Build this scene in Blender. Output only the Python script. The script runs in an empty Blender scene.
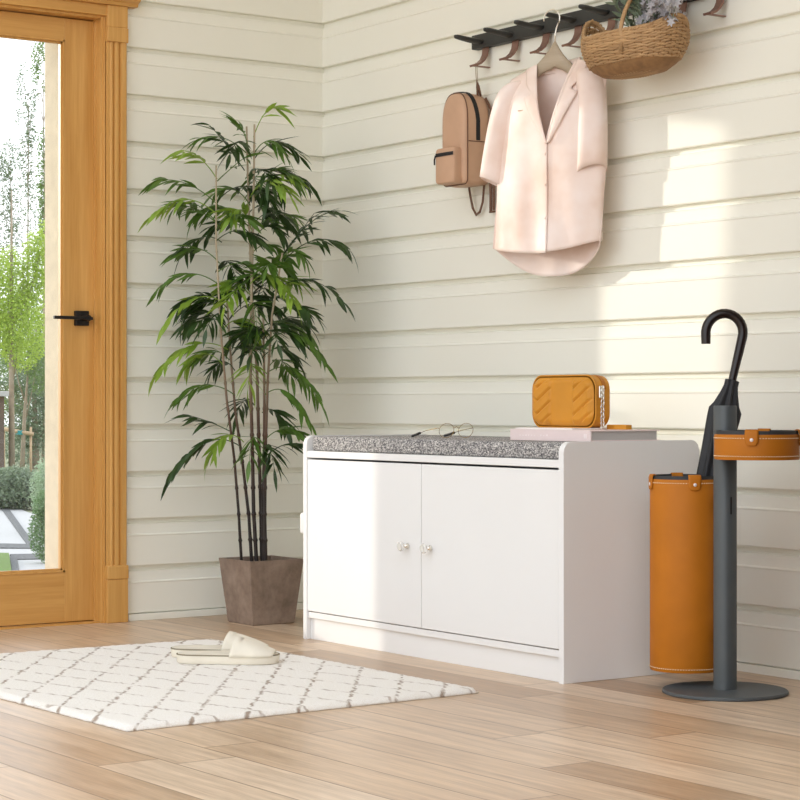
import bpy, bmesh, math, random
from mathutils import Vector, Matrix

R = random.Random(7)
PI = math.pi
COL = bpy.context.scene.collection
SC = bpy.context.scene


# ------------------------------------------------------------------ helpers
def lin(c):
    o = []
    for v in c:
        v /= 255.0
        o.append(v / 12.92 if v <= .04045 else ((v + .055) / 1.055) ** 2.4)
    return (*o, 1.0)


class MB:
    """collects shapes given in world coordinates, builds one mesh object"""
    def __init__(s):
        s.bm = bmesh.new()

    def poly(s, pts):
        vs = [s.bm.verts.new(p) for p in pts]
        return s.bm.faces.new(vs)

    def box(s, x0, x1, y0, y1, z0, z1, bev=0.0, seg=2):
        b = bmesh.new()
        bmesh.ops.create_cube(b, size=1.0)
        bmesh.ops.scale(b, vec=(x1 - x0, y1 - y0, z1 - z0), verts=b.verts)
        bmesh.ops.translate(b, vec=((x0 + x1) / 2, (y0 + y1) / 2, (z0 + z1) / 2), verts=b.verts)
        if bev:
            bmesh.ops.bevel(b, geom=list(b.edges), offset=bev, segments=seg, profile=.5, affect='EDGES')
        s.merge(b)
        return s

    def merge(s, b, mat=None):
        if mat is not None:
            bmesh.ops.transform(b, matrix=mat, verts=b.verts)
        me = bpy.data.meshes.new('tmp')
        b.to_mesh(me)
        b.free()
        s.bm.from_mesh(me)
        bpy.data.meshes.remove(me)

    def tube(s, pts, rad, n=8, cap=True, flat=None):
        """tube through pts; rad number or list; flat=(nx,ny,nz, k) squashes along that axis"""
        pts = [Vector(p) for p in pts]
        if not isinstance(rad, (list, tuple)):
            rad = [rad] * len(pts)
        rings = []
        prev = None
        for i, p in enumerate(pts):
            if i == 0:
                d = pts[1] - pts[0]
            elif i == len(pts) - 1:
                d = pts[-1] - pts[-2]
            else:
                d = pts[i + 1] - pts[i - 1]
            d.normalize()
            if prev is None:
                a = Vector((0, 0, 1)) if abs(d.z) < .9 else Vector((1, 0, 0))
                u = d.cross(a).normalized()
            else:
                u = (prev - d * prev.dot(d)).normalized()
            prev = u
            v = d.cross(u)
            ring = []
            for k in range(n):
                t = 2 * PI * k / n
                o = (u * math.cos(t) + v * math.sin(t)) * rad[i]
                if flat:
                    ax = Vector(flat[:3])
                    o = o - ax * o.dot(ax) * (1 - flat[3])
                ring.append(s.bm.verts.new(p + o))
            rings.append(ring)
        for a, b in zip(rings, rings[1:]):
            for k in range(n):
                s.bm.faces.new((a[k], a[(k + 1) % n], b[(k + 1) % n], b[k]))
        if cap:
            s.bm.faces.new(rings[0][::-1])
            s.bm.faces.new(rings[-1])
        return s

    def loops(s, rings, closed=True, cap0=False, cap1=False):
        vr = [[s.bm.verts.new(p) for p in r] for r in rings]
        n = len(vr[0])
        m = n if closed else n - 1
        for a, b in zip(vr, vr[1:]):
            for k in range(m):
                s.bm.faces.new((a[k], a[(k + 1) % n], b[(k + 1) % n], b[k]))
        if cap0:
            s.bm.faces.new(vr[0][::-1])
        if cap1:
            s.bm.faces.new(vr[-1])
        return s

    def lathe(s, prof, cx, cy, n=48, cap0=False, cap1=False):
        rings = [[(cx + r * math.cos(2 * PI * k / n), cy + r * math.sin(2 * PI * k / n), z) for k in range(n)]
                 for r, z in prof]
        return s.loops(rings, True, cap0, cap1)

    def sphere(s, c, r, seg=12, sx=1, sy=1, sz=1):
        b = bmesh.new()
        bmesh.ops.create_uvsphere(b, u_segments=seg, v_segments=max(6, seg // 2), radius=r)
        s.merge(b, Matrix.Translation(c) @ Matrix.Diagonal((sx, sy, sz, 1)))
        return s

    def build(s, name, mat, parent=None, smooth=False, mods=None, loc=None, ang=None):
        bm = s.bm
        bmesh.ops.recalc_face_normals(bm, faces=bm.faces)
        base = Vector((0, 0, 0))
        if parent is not None:
            q = parent
            while q is not None:
                base += q.location
                q = q.parent
        elif loc is not None:
            base = Vector(loc)
        bmesh.ops.translate(bm, vec=-base, verts=bm.verts)
        me = bpy.data.meshes.new(name)
        bm.to_mesh(me)
        bm.free()
        if smooth:
            me.polygons.foreach_set('use_smooth', [True] * len(me.polygons))
        o = bpy.data.objects.new(name, me)
        COL.objects.link(o)
        me.materials.append(mat)
        if parent is not None:
            o.parent = parent
        else:
            o.location = base
        if smooth and ang:
            me.set_sharp_from_angle(angle=math.radians(ang))
        for f in (mods or []):
            f(o)
        return o


def solid(t, off=0):
    def f(o):
        m = o.modifiers.new('solidify', 'SOLIDIFY')
        m.thickness = t
        m.offset = off
    return f


def subd(n=1):
    def f(o):
        m = o.modifiers.new('subd', 'SUBSURF')
        m.levels = n
        m.render_levels = n
    return f


def tag(o, label, cat, group=None, kind=None):
    o['label'] = label
    o['category'] = cat
    if group:
        o['group'] = group
    if kind:
        o['kind'] = kind
    return o


def thing(name, loc, label, cat, group=None):
    o = bpy.data.objects.new(name, None)
    COL.objects.link(o)
    o.location = loc
    o.empty_display_size = .05
    return tag(o, label, cat, group)


def struct_empty(name, loc=(0, 0, 0)):
    o = bpy.data.objects.new(name, None)
    COL.objects.link(o)
    o.location = loc
    o['kind'] = 'structure'
    return o


def struct(o):
    o['kind'] = 'structure'
    return o


# ------------------------------------------------------------------ materials
class NT:
    def __init__(s, name):
        s.m = bpy.data.materials.new(name)
        s.m.use_nodes = True
        s.t = s.m.node_tree
        s.t.nodes.clear()
        s.out = s.n('ShaderNodeOutputMaterial')
        s.b = s.n('ShaderNodeBsdfPrincipled')
        s.l(s.b.outputs[0], s.out.inputs[0])

    def n(s, typ, **kw):
        o = s.t.nodes.new(typ)
        for k, v in kw.items():
            setattr(o, k, v)
        return o

    def l(s, a, b):
        s.t.links.new(a, b)

    def val(s, x, sock):
        if isinstance(x, (int, float)):
            sock.default_value = x
        elif isinstance(x, (tuple, list)):
            sock.default_value = x
        else:
            s.l(x, sock)

    def math(s, op, a, b=0.0, c=None):
        o = s.n('ShaderNodeMath', operation=op)
        s.val(a, o.inputs[0])
        s.val(b, o.inputs[1])
        if c is not None:
            s.val(c, o.inputs[2])
        return o.outputs[0]

    def obj(s):
        return s.n('ShaderNodeTexCoord').outputs['Object']

    def mapping(s, vec, scale=(1, 1, 1), loc=(0, 0, 0), rot=(0, 0, 0)):
        o = s.n('ShaderNodeMapping')
        o.inputs['Scale'].default_value = scale
        o.inputs['Location'].default_value = loc
        o.inputs['Rotation'].default_value = rot
        s.l(vec, o.inputs[0])
        return o.outputs[0]

    def noise(s, vec, scale=5, detail=3, rough=.5):
        o = s.n('ShaderNodeTexNoise')
        o.inputs['Scale'].default_value = scale
        o.inputs['Detail'].default_value = detail
        o.inputs['Roughness'].default_value = rough
        if vec is not None:
            s.l(vec, o.inputs['Vector'])
        return o.outputs[0]

    def ramp(s, fac, stops, interp='LINEAR'):
        o = s.n('ShaderNodeValToRGB')
        o.color_ramp.interpolation = interp
        e = o.color_ramp.elements
        while len(e) < len(stops):
            e.new(.5)
        for x, (p, c) in zip(e, stops):
            x.position = p
            x.color = c
        s.l(fac, o.inputs[0])
        return o.outputs[0]

    def mix(s, fac, a, b, typ='MIX'):
        o = s.n('ShaderNodeMix', data_type='RGBA', blend_type=typ)
        s.val(fac, o.inputs[0])
        s.val(a, o.inputs[6])
        s.val(b, o.inputs[7])
        return o.outputs[2]

    def bump(s, h, strength=.3, dist=.002):
        o = s.n('ShaderNodeBump')
        o.inputs['Strength'].default_value = strength
        o.inputs['Distance'].default_value = dist
        s.l(h, o.inputs['Height'])
        s.l(o.outputs[0], s.b.inputs['Normal'])

    def set(s, **kw):
        names = dict(col='Base Color', rough='Roughness', metal='Metallic', spec='Specular IOR Level',
                     coat='Coat Weight', sheen='Sheen Weight', trans='Transmission Weight', ior='IOR',
                     alpha='Alpha', sss='Subsurface Weight')
        for k, v in kw.items():
            s.val(v, s.b.inputs[names[k]])
        return s


def plain(name, c, rough=.5, metal=0, var=.06, scale=30, bump=0.0, bscale=200, spec=.5):
    t = NT(name)
    nz = t.noise(t.obj(), scale, 3)
    c0 = lin(c)
    lo = tuple(v * (1 - var) for v in c0[:3]) + (1,)
    hi = tuple(min(1, v * (1 + var)) for v in c0[:3]) + (1,)
    t.set(col=t.ramp(nz, [(.3, lo), (.7, hi)]), rough=rough, metal=metal, spec=spec)
    if bump:
        t.bump(t.noise(t.obj(), bscale, 2), bump, .001)
    return t.m


def wood(name, c_lo, c_hi, axis='z', rough=.42, scale=1.0, var2=None):
    t = NT(name)
    st = {'x': (1.2, 26, 26), 'y': (26, 1.2, 26), 'z': (26, 26, 1.2)}[axis]
    v = t.mapping(t.obj(), tuple(k * scale for k in st))
    n1 = t.noise(v, 1.6, 5, .6)
    n2 = t.noise(v, 9, 3, .5)
    f = t.math('ADD', t.math('MULTIPLY', n1, .75), t.math('MULTIPLY', n2, .25))
    col = t.ramp(f, [(.32, lin(c_lo)), (.68, lin(c_hi))])
    t.set(col=col, rough=rough)
    t.bump(n2, .08, .001)
    return t.m


M = {}
# painted lap siding
t = NT('painted_siding')
n1 = t.noise(t.obj(), 2.5, 2)
n2 = t.noise(t.mapping(t.obj(), (4, 4, 60)), 3, 3)
t.set(col=t.mix(n1, lin((236, 234, 221)), lin((240, 238, 226))), rough=.55, spec=.35)
t.bump(n2, .015, .001)
M['siding'] = t.m
M['plaster'] = plain('cream_plaster', (206, 193, 168), .8, bump=.1)
M['ceiling'] = plain('ceiling_paint', (240, 238, 232), .9)
M['outer_wall'] = plain('outer_render', (232, 226, 214), .9)

# oak plank floor, planks along x
PLW, PLL = .118, .92
t = NT('oak_planks')
sp = t.n('ShaderNodeSeparateXYZ')
t.l(t.obj(), sp.inputs[0])
X, Y = sp.outputs[0], sp.outputs[1]
yr = t.math('DIVIDE', t.math('ADD', Y, 20.03), PLW)
row = t.math('FLOOR', yr)
wn = t.n('ShaderNodeTexWhiteNoise', noise_dimensions='1D')
t.l(row, wn.inputs['W'])
xr = t.math('ADD', t.math('DIVIDE', t.math('ADD', X, 20.0), PLL), t.math('MULTIPLY', wn.outputs[0], 7.3))
col = t.math('FLOOR', xr)
cmb = t.n('ShaderNodeCombineXYZ')
t.l(col, cmb.inputs[0]); t.l(row, cmb.inputs[1])
wn2 = t.n('ShaderNodeTexWhiteNoise', noise_dimensions='2D')
t.l(cmb.outputs[0], wn2.inputs['Vector'])
off = t.n('ShaderNodeVectorMath', operation='MULTIPLY_ADD')
t.l(wn2.outputs[1], off.inputs[0]); off.inputs[1].default_value = (9, 9, 9); t.l(t.obj(), off.inputs[2])
gv = t.mapping(off.outputs[0], (2.2, 34, 1))
g1 = t.noise(gv, 1.5, 5, .62)
g2 = t.noise(t.mapping(off.outputs[0], (6, 130, 1)), 2.0, 3, .6)
base = t.ramp(wn2.outputs[0], [(0, lin((178, 147, 116))), (.3, lin((200, 171, 141))), (.7, lin((212, 185, 156))), (1, lin((221, 197, 171)))])
gr = t.ramp(t.math('ADD', t.math('MULTIPLY', g1, .7), t.math('MULTIPLY', g2, .3)), [(.3, (.62, .57, .52, 1)), (.62, (1.05, 1.05, 1.05, 1))])
c = t.mix(1.0, base, gr, 'MULTIPLY')
fy = t.math('FRACT', yr); fx = t.math('FRACT', xr)
ey = t.math('MINIMUM', fy, t.math('SUBTRACT', 1.0, fy))
ex = t.math('MULTIPLY', t.math('MINIMUM', fx, t.math('SUBTRACT', 1.0, fx)), PLL / PLW)
ed = t.math('MINIMUM', ex, ey)
seam = t.n('ShaderNodeMapRange')
t.l(ed, seam.inputs[0]); seam.inputs[1].default_value = 0; seam.inputs[2].default_value = .022
c = t.mix(t.math('SUBTRACT', 1.0, seam.outputs[0]), c, lin((120, 90, 62)))
t.set(col=c, rough=t.math('ADD', .27, t.math('MULTIPLY', g1, .16)), spec=.5)
t.bump(t.math('ADD', seam.outputs[0], t.math('MULTIPLY', g2, .12)), .25, .0012)
M['floor'] = t.m

M['door_wood'] = wood('honey_oak_vertical', (192, 138, 66), (216, 166, 94), 'z', .38)
M['door_wood_h'] = wood('honey_oak_horizontal', (194, 140, 68), (216, 166, 94), 'y', .38)
M['walnut'] = wood('walnut_panel', (74, 48, 32), (104, 70, 46), 'z', .5)
t = NT('window_glass')
lw = t.n('ShaderNodeBsdfTransparent')
gl = t.n('ShaderNodeBsdfGlossy'); gl.inputs['Roughness'].default_value = .01
fr = t.n('ShaderNodeFresnel'); fr.inputs[0].default_value = 1.35
mx = t.n('ShaderNodeMixShader')
t.l(fr.outputs[0], mx.inputs[0]); t.l(lw.outputs[0], mx.inputs[1]); t.l(gl.outputs[0], mx.inputs[2])
t.l(mx.outputs[0], t.out.inputs[0])
M['glass'] = t.m
M['black_metal'] = plain('black_metal', (24, 20, 20), .4, .3)
M['white'] = plain('white_melamine', (231, 230, 228), .5, spec=.3, var=.01, scale=4)
M['chrome'] = plain('chrome', (235, 230, 220), .12, 1.0, var=.02)
M['gold'] = plain('gold_wire', (190, 160, 105), .25, 1.0, var=.02)
M['knob_crystal'] = None
t = NT('crystal')
t.set(col=(.97, .95, .90, 1), rough=.06, trans=.55, ior=1.5)
M['knob_crystal'] = t.m
M['steel_gray'] = plain('graphite_powdercoat', (82, 86, 87), .5, .1, var=.03, bump=.05, bscale=600)
M['dark_gray'] = plain('dark_liner', (48, 50, 52), .6, 0)
M['rack'] = plain('charcoal_lacquer', (50, 50, 47), .55, 0, var=.05)
M['hook'] = plain('copper_brown_hook', (142, 108, 94), .35, .4, var=.05)


def leather(name, c, rough=.45, bs=420, st=.18):
    t = NT(name)
    v = t.n('ShaderNodeTexVoronoi'); v.inputs['Scale'].default_value = bs
    t.l(t.obj(), v.inputs['Vector'])
    nz = t.noise(t.obj(), 14, 3)
    c0 = lin(c)
    t.set(col=t.ramp(nz, [(.3, tuple(k * .93 for k in c0[:3]) + (1,)), (.7, tuple(k * 1.05 for k in c0[:3]) + (1,))]), rough=rough, spec=.3)
    t.bump(v.outputs[0], st, .0006)
    return t.m


M['leather'] = leather('tan_leather', (184, 109, 18), .6)
M['bag_leather'] = leather('mustard_leather', (206, 140, 44), .42, 500, .12)
M['bag_leather_dark'] = leather('mustard_piping', (178, 108, 30), .42, 500, .12)
M['stitch'] = plain('cream_thread', (232, 208, 170), .8)
M['rivet'] = plain('pearl_rivet', (232, 224, 222), .3, .2, var=.02)
M['backpack'] = leather('nude_leather', (198, 160, 131), .5, 300, .1)
M['backpack_dark'] = leather('brown_strap', (110, 80, 62), .5, 300, .1)
M['zip'] = plain('black_zip', (26, 25, 28), .5, .2, var=.15, scale=400)

# grey tweed
t = NT('grey_tweed')
v = t.mapping(t.obj(), (1, 1, 1))
sp = t.n('ShaderNodeSeparateXYZ'); t.l(v, sp.inputs[0])
K = 2 * PI / .0052
sx = t.math('SINE', t.math('MULTIPLY', t.math('ADD', sp.outputs[0], sp.outputs[1]), K))
sz = t.math('SINE', t.math('MULTIPLY', t.math('ADD', sp.outputs[2], t.math('MULTIPLY', sp.outputs[1], .9)), K))
wv = t.math('MULTIPLY', sx, sz)
nh = t.noise(t.mapping(t.obj(), (170, 170, 760)), 1, 2)
nv_ = t.noise(t.mapping(t.obj(), (640, 640, 200)), 1, 2)
sn = t.n('ShaderNodeVectorMath', operation='SNAP')
t.l(t.obj(), sn.inputs[0]); sn.inputs[1].default_value = (.0032, .0032, .0024)
wc = t.n('ShaderNodeTexWhiteNoise', noise_dimensions='3D')
t.l(sn.outputs[0], wc.inputs['Vector'])
f = t.math('ADD', t.math('ADD', t.math('MULTIPLY', wv, .05), t.math('MULTIPLY', t.math('SUBTRACT', wc.outputs[0], .5), .13)), t.math('ADD', t.math('MULTIPLY', nh, .5), t.math('MULTIPLY', nv_, .5)))
t.set(col=t.ramp(f, [(.36, lin((62, 62, 65))), (.50, lin((140, 137, 136))), (.64, lin((220, 216, 210)))]), rough=.95, spec=.1)
t.bump(f, .6, .0015)
M['tweed'] = t.m

# shaggy cream rug with a broken lozenge lattice (drawn in the rug's own coordinates)
t = NT('cream_rug')
ob = t.obj()
dn = t.n('ShaderNodeTexNoise'); dn.inputs['Scale'].default_value = 38; dn.inputs['Detail'].default_value = 2
t.l(ob, dn.inputs['Vector'])
dv = t.n('ShaderNodeVectorMath', operation='SUBTRACT'); t.l(dn.outputs[1], dv.inputs[0]); dv.inputs[1].default_value = (.5, .5, .5)
dm = t.n('ShaderNodeVectorMath', operation='MULTIPLY_ADD'); t.l(dv.outputs[0], dm.inputs[0]); dm.inputs[1].default_value = (.020, .020, 0); t.l(ob, dm.inputs[2])
sp = t.n('ShaderNodeSeparateXYZ'); t.l(dm.outputs[0], sp.inputs[0])
U, V = sp.outputs[0], sp.outputs[1]


def lattice(a, b, wid, sh_=0.0):
    ph = t.math('ADD', t.math('ADD', t.math('MULTIPLY', U, a), t.math('MULTIPLY', V, b)), sh_)
    fr = t.math('ABSOLUTE', t.math('SUBTRACT', t.math('FRACT', ph), .5))
    mr = t.n('ShaderNodeMapRange'); t.l(fr, mr.inputs[0])
    mr.inputs[1].default_value = wid * .35; mr.inputs[2].default_value = wid
    mr.inputs[3].default_value = 1; mr.inputs[4].default_value = 0
    return mr.outputs[0]


L1 = lattice(.6 / .0935, .8 / .0935, .056, .13)
L2 = t.math('MULTIPLY', lattice(-.276 / .10, .961 / .10, .050, .2), .75)
ln = t.math('MAXIMUM', L1, L2)
brk = t.n('ShaderNodeMapRange'); t.l(t.noise(t.mapping(ob, (24, 48, 1)), 1, 2), brk.inputs[0])
brk.inputs[1].default_value = .40; brk.inputs[2].default_value = .56
ln = t.math('MULTIPLY', ln, brk.outputs[0])
pile = t.noise(ob, 420, 3, .7)
pile2 = t.noise(ob, 130, 2, .6)
cream = t.ramp(pile, [(.3, lin((238, 230, 219))), (.6, lin((252, 248, 241)))])
t.set(col=t.mix(ln, cream, lin((172, 154, 138))), rough=.98, spec=.05, sheen=.15)
t.bump(t.math('ADD', t.math('ADD', pile, pile2), t.math('MULTIPLY', ln, -.4)), .7, .004)
M['rug'] = t.m

# blush satin with soft watered variation
t = NT('blush_fabric')
nz = t.noise(t.obj(), 9, 3, .5)
t.set(col=t.ramp(nz, [(.3, lin((229, 201, 184))), (.5, lin((240, 219, 207))), (.7, lin((246, 231, 223)))]), rough=.5, spec=.3, sheen=.2)
t.bump(t.noise(t.mapping(t.obj(), (1, 1, .35)), 22, 2), .25, .004)
M['blush'] = t.m
M['hanger_wood'] = wood('taupe_wood', (163, 146, 122), (184, 168, 146), 'x', .45)
M['slipper'] = plain('cream_felt', (228, 220, 203), .9, var=.03, bump=.3, bscale=700)
M['slipper_in'] = plain('slipper_lining', (222, 214, 197), .95, var=.05, bump=.4, bscale=500)
M['slipper_pipe'] = plain('olive_piping', (140, 128, 104), .8)
# weathered brown pot
t = NT('rust_brown_pot')
nz = t.noise(t.obj(), 16, 5, .65)
nz2 = t.noise(t.obj(), 60, 3, .6)
t.set(col=t.ramp(t.math('ADD', t.math('MULTIPLY', nz, .75), t.math('MULTIPLY', nz2, .25)),
                 [(.3, lin((114, 97, 84))), (.5, lin((140, 121, 106))), (.7, lin((160, 141, 125)))]), rough=.6)
t.bump(nz2, .2, .002)
M['pot'] = t.m
M['soil'] = plain('dark_soil', (50, 38, 30), .95, var=.3, scale=120, bump=.8)
# cane: dark nodes at the foot, straw higher up (colour of the cane itself)
t = NT('cane')
sp = t.n('ShaderNodeSeparateXYZ'); t.l(t.obj(), sp.inputs[0])
mr = t.n('ShaderNodeMapRange'); t.l(t.math('ADD', sp.outputs[2], t.math('MULTIPLY', t.noise(t.mapping(t.obj(), (20, 20, 5)), 1, 2), .12)), mr.inputs[0])
mr.inputs[1].default_value = .40; mr.inputs[2].default_value = .95
t.set(col=t.ramp(mr.outputs[0], [(0, lin((33, 20, 13))), (.35, lin((84, 58, 40))), (.75, lin((150, 130, 104))), (1, lin((176, 160, 132)))]), rough=.5)
M['cane'] = t.m


def leafmat(name, a, b, tr=.25):
    t = NT(name)
    nz = t.noise(t.obj(), 18, 2)
    t.set(col=t.ramp(nz, [(.3, lin(a)), (.7, lin(b))]), rough=.42, spec=.45)
    tl = t.n('ShaderNodeBsdfTranslucent'); tl.inputs[0].default_value = lin(b)
    mx = t.n('ShaderNodeMixShader'); mx.inputs[0].default_value = tr
    t.l(t.b.outputs[0], mx.inputs[1]); t.l(tl.outputs[0], mx.inputs[2]); t.l(mx.outputs[0], t.out.inputs[0])
    return t.m


M['leaf_dark'] = leafmat('palm_leaf_dark', (38, 60, 26), (60, 88, 38), .15)
M['leaf_mid'] = leafmat('palm_leaf_mid', (70, 104, 36), (100, 134, 54), .25)
M['leaf_light'] = leafmat('palm_leaf_light', (116, 152, 50), (158, 188, 76), .3)
M['wicker'] = wood('wicker', (148, 114, 76), (198, 160, 114), 'x', .65, 2.0)
M['wicker_dark'] = plain('wicker_core', (138, 102, 64), .8, var=.2, scale=60)
M['sage'] = leafmat('sage_leaf', (120, 136, 112), (152, 164, 140), .15)
M['lilac_grey'] = leafmat('lilac_grey_flower', (168, 165, 170), (200, 197, 200), .2)
M['handle_brown'] = plain('umbrella_handle', (26, 14, 12), .28, 0, var=.1)
M['umbrella_cloth'] = plain('black_nylon', (34, 34, 36), .6, 0, var=.1)
M['book_pink'] = plain('dusty_pink_cover', (232, 213, 210), .5, var=.02)
M['book_white'] = plain('white_cover', (240, 234, 230), .5, var=.02)
M['paper'] = None
t = NT('page_block')
sp = t.n('ShaderNodeSeparateXYZ'); t.l(t.obj(), sp.inputs[0])
wz = t.math('SINE', t.math('MULTIPLY', sp.outputs[2], 5200))
t.set(col=t.ramp(wz, [(.0, lin((176, 170, 166))), (1, lin((206, 201, 197)))]), rough=.9)
M['paper'] = t.m
M['print'] = plain('white_print', (240, 226, 224), .6)
# outdoors
M['concrete'] = plain('pale_concrete', (172, 171, 168), .9, var=.05, bump=.2)
M['gravel'] = plain('grey_gravel', (92, 93, 92), .95, var=.5, scale=40, bump=1.0, bscale=30)
M['lawn'] = plain('lawn_green', (92, 116, 48), .95, var=.3, scale=30, bump=.8, bscale=60)
M['earth'] = plain('garden_earth', (128, 132, 100), .95, var=.3, scale=3, bump=.6, bscale=20)
M['bark'] = plain('pale_bark', (150, 136, 116), .9, var=.2, scale=10, bump=.5, bscale=40)
M['stake'] = plain('weathered_stake', (186, 160, 128), .85, var=.1)
M['teal'] = plain('teal_tie', (52, 140, 140), .7)
M['shed'] = plain('brown_fence_board', (96, 82, 72), .85, var=.12)
M['t_yellow'] = leafmat('yellow_green_leaf', (146, 170, 62), (188, 208, 98), .4)
M['t_green'] = leafmat('mid_green_leaf', (98, 124, 70), (130, 154, 92), .35)
M['t_grey'] = leafmat('grey_green_leaf', (98, 116, 88), (136, 150, 120), .3)
M['t_pale'] = leafmat('pale_bush_leaf', (130, 156, 120), (172, 190, 158), .35)
M['t_hedge'] = leafmat('hedge_leaf', (84, 116, 72), (120, 150, 98), .3)

# ------------------------------------------------------------------ room shell
S = .1307                       # exposure of one siding board
ZB = .153 * S                   # foot of the lowest board
ZC = 2.45                       # ceiling
XR, YF = 7.0, -9.6              # how far floor and ceiling reach


def siding_profile(z0, z1):
    """(z, outward offset) from bottom to top of a lap siding wall between z0 and z1"""
    pr = []
    k0 = int(math.floor((z0 - ZB) / S)) - 1
    k = k0
    while ZB + k * S < z1:
        zb = ZB + k * S
        pr += [(zb, -.0160), (zb + .0004, -.0014), (zb + .0030, 0), (zb + .632 * S, 0), (zb + .645 * S, .0013), (zb + .660 * S, .0013), (zb + .685 * S, -.0022),
               (zb + .72 * S, -.0030), (zb + S - .0150, -.0032), (zb + S - .0115, -.0160), (zb + S - .0002, -.0160)]
        k += 1
    out = []
    for i, (z, o) in enumerate(pr):
        if z0 <= z <= z1:
            out.append((z, o))
        elif z < z0 and i + 1 < len(pr) and pr[i + 1][0] > z0:
            out.append((z0, o))
        elif z > z1 and out and out[-1][0] < z1:
            out.append((z1, o))
    return out


def siding_strip(mb, axis, a0, a1, z0, z1):
    pr = siding_profile(z0, z1)
    if axis == 'x':   # right wall, faces -y
        mb.loops([[(a0, -o, z), (a1, -o, z)] for z, o in pr], closed=False)
    else:             # left wall, faces +x
        mb.loops([[(o, a0, z), (o, a1, z)] for z, o in pr], closed=False)


DY0, DY1 = -1.252, -.708       # rough opening of the door
mb = MB()
siding_strip(mb, 'x', -.0175, XR, 0, ZC)
mb.box(-.2, XR, .018, .2, -.3, ZC)
struct(mb.build('wall_right', M['siding'], smooth=True, ang=25))
mb = MB()
siding_strip(mb, 'y', DY1, .0175, 0, ZC)
siding_strip(mb, 'y', DY0, DY1, 1.68, ZC)
siding_strip(mb, 'y', YF, DY0, 0, ZC)
mb.box(-.09, -.018, DY1, .018, 0, ZC)
mb.box(-.09, -.018, DY0, DY1, 1.68, ZC)
mb.box(-.09, -.018, YF, DY0, 0, ZC)
wl = struct(mb.build('wall_left', M['siding'], smooth=True, ang=25))
mb = MB()
mb.box(-.22, -.09, -.785, .2, -.7, ZC + .2)
mb.box(-.22, -.09, -1.262, -.785, 1.66, ZC + .2)
mb.box(-.22, -.09, YF, -1.262, -.7, ZC + 1.9)  # unseen stretch, raised above the ceiling and lengthened to block the sun
mb.build('outer_wall', M['plaster'], wl)
mb = MB().box(-.09, XR, YF, .008, -.1, 0)
struct(mb.build('floor', M['floor']))
mb = MB().box(-.09, XR, -1.45, .1, ZC, ZC + .15)
struct(mb.build('ceiling', M['ceiling']))
mb = MB().box(.0, XR, -.0065, .008, 0, ZB - .0015, .001)
struct(mb.build('baseboard_right', M['siding']))
mb = MB().box(-.008, .0065, -.64, -.0065, 0, ZB - .0015, .001)
struct(mb.build('baseboard_left', M['siding']))

# unseen brown timber panel, added beyond the umbrella stand to shade the corner
struct(MB().box(XR, XR + .15, -3.9, .2, 0, ZC).build('wall_far', M['ceiling']))  # unseen wall, added to cut daylight from the right
mb = MB().box(2.44, 2.52, -.525, -.0135, 0, 1.50, .004)
struct(mb.build('added_shade_panel', M['walnut']))

# ------------------------------------------------------------------ door and casing
door = struct_empty('door_1', (-.05, -.97, 0))
GY0, GY1, GZ0, GZ1 = -1.124, -.8165, .142, 1.592
LX0, LX1 = -.070, -.030
LY0, LY1, LZ1 = -1.230, -.726, 1.652
mb = MB()
for a, b in ((LY0, GY0), (GY1, LY1)):
    mb.box(LX0, LX1, a, b, .006, LZ1, .0015)
lf = mb.build('door_stiles', M['door_wood'], door)
mb = MB()
mb.box(LX0, LX1 - .0008, GY0 - .004, GY1 + .004, .006, GZ0, .001)
mb.box(LX0, LX1 - .0008, GY0 - .004, GY1 + .004, GZ1, LZ1, .001)
mb.build('door_rails', M['door_wood_h'], door)
# glazing beads: thin stepped moulding round the pane
mb = MB()
for d, x1 in ((.010, -.034), (.005, -.028)):
    mb.box(-.045, x1, GY0, GY0 + d, GZ0, GZ1)
    mb.box(-.045, x1, GY1 - d, GY1, GZ0, GZ1)
    mb.box(-.045, x1, GY0, GY1, GZ0, GZ0 + d)
    mb.box(-.045, x1, GY0, GY1, GZ1 - d, GZ1)
mb.build('glazing_bead', M['door_wood'], door)
MB().box(-.050, -.045, GY0 + .004, GY1 - .004, GZ0 + .004, GZ1 - .004).build('glass_pane', M['glass'], door)
hd = MB().box(-.030, -.018, -.789, -.7475, .814, .855, .002).build('door_handle', M['black_metal'], door)
mb = MB()
mb.tube([(-.018, -.765, .834), (.014, -.765, .834)], .0085, 12)
mb.box(.006, .016, -.868, -.757, .8295, .8385, .0015)
mb.build('lever', M['black_metal'], hd)
mb = MB()
mb.box(-.03, -.014, -.7475, -.738, .830, .838, .001)
mb.build('latch', M['black_metal'], hd)
# frame: jambs and stop
mb = MB()
mb.box(-.085, .006, LY1 + .001, -.704, 0, 1.68, .001)
mb.box(-.085, .006, -1.256, LY0 - .001, 0, 1.68, .001)
mb.box(-.085, .006, LY0, LY1, LZ1 + .003, 1.68, .001)
mb.box(-.030, -.020, LY1 - .004, LY1 + .003, 0, 1.655, .001)
mb.box(-.060, .000, LY0, LY1, -.01, .004)
mb.build('door_frame', M['door_wood'], door)
mb = MB()
mb.box(.004, .012, LY1 + .008, LY1 + .012, 0, 1.66, .001)
mb.box(.004, .009, LY1 + .014, LY1 + .017, 0, 1.66, .001)
mb.build('frame_bead', M['door_wood'], door)


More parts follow.
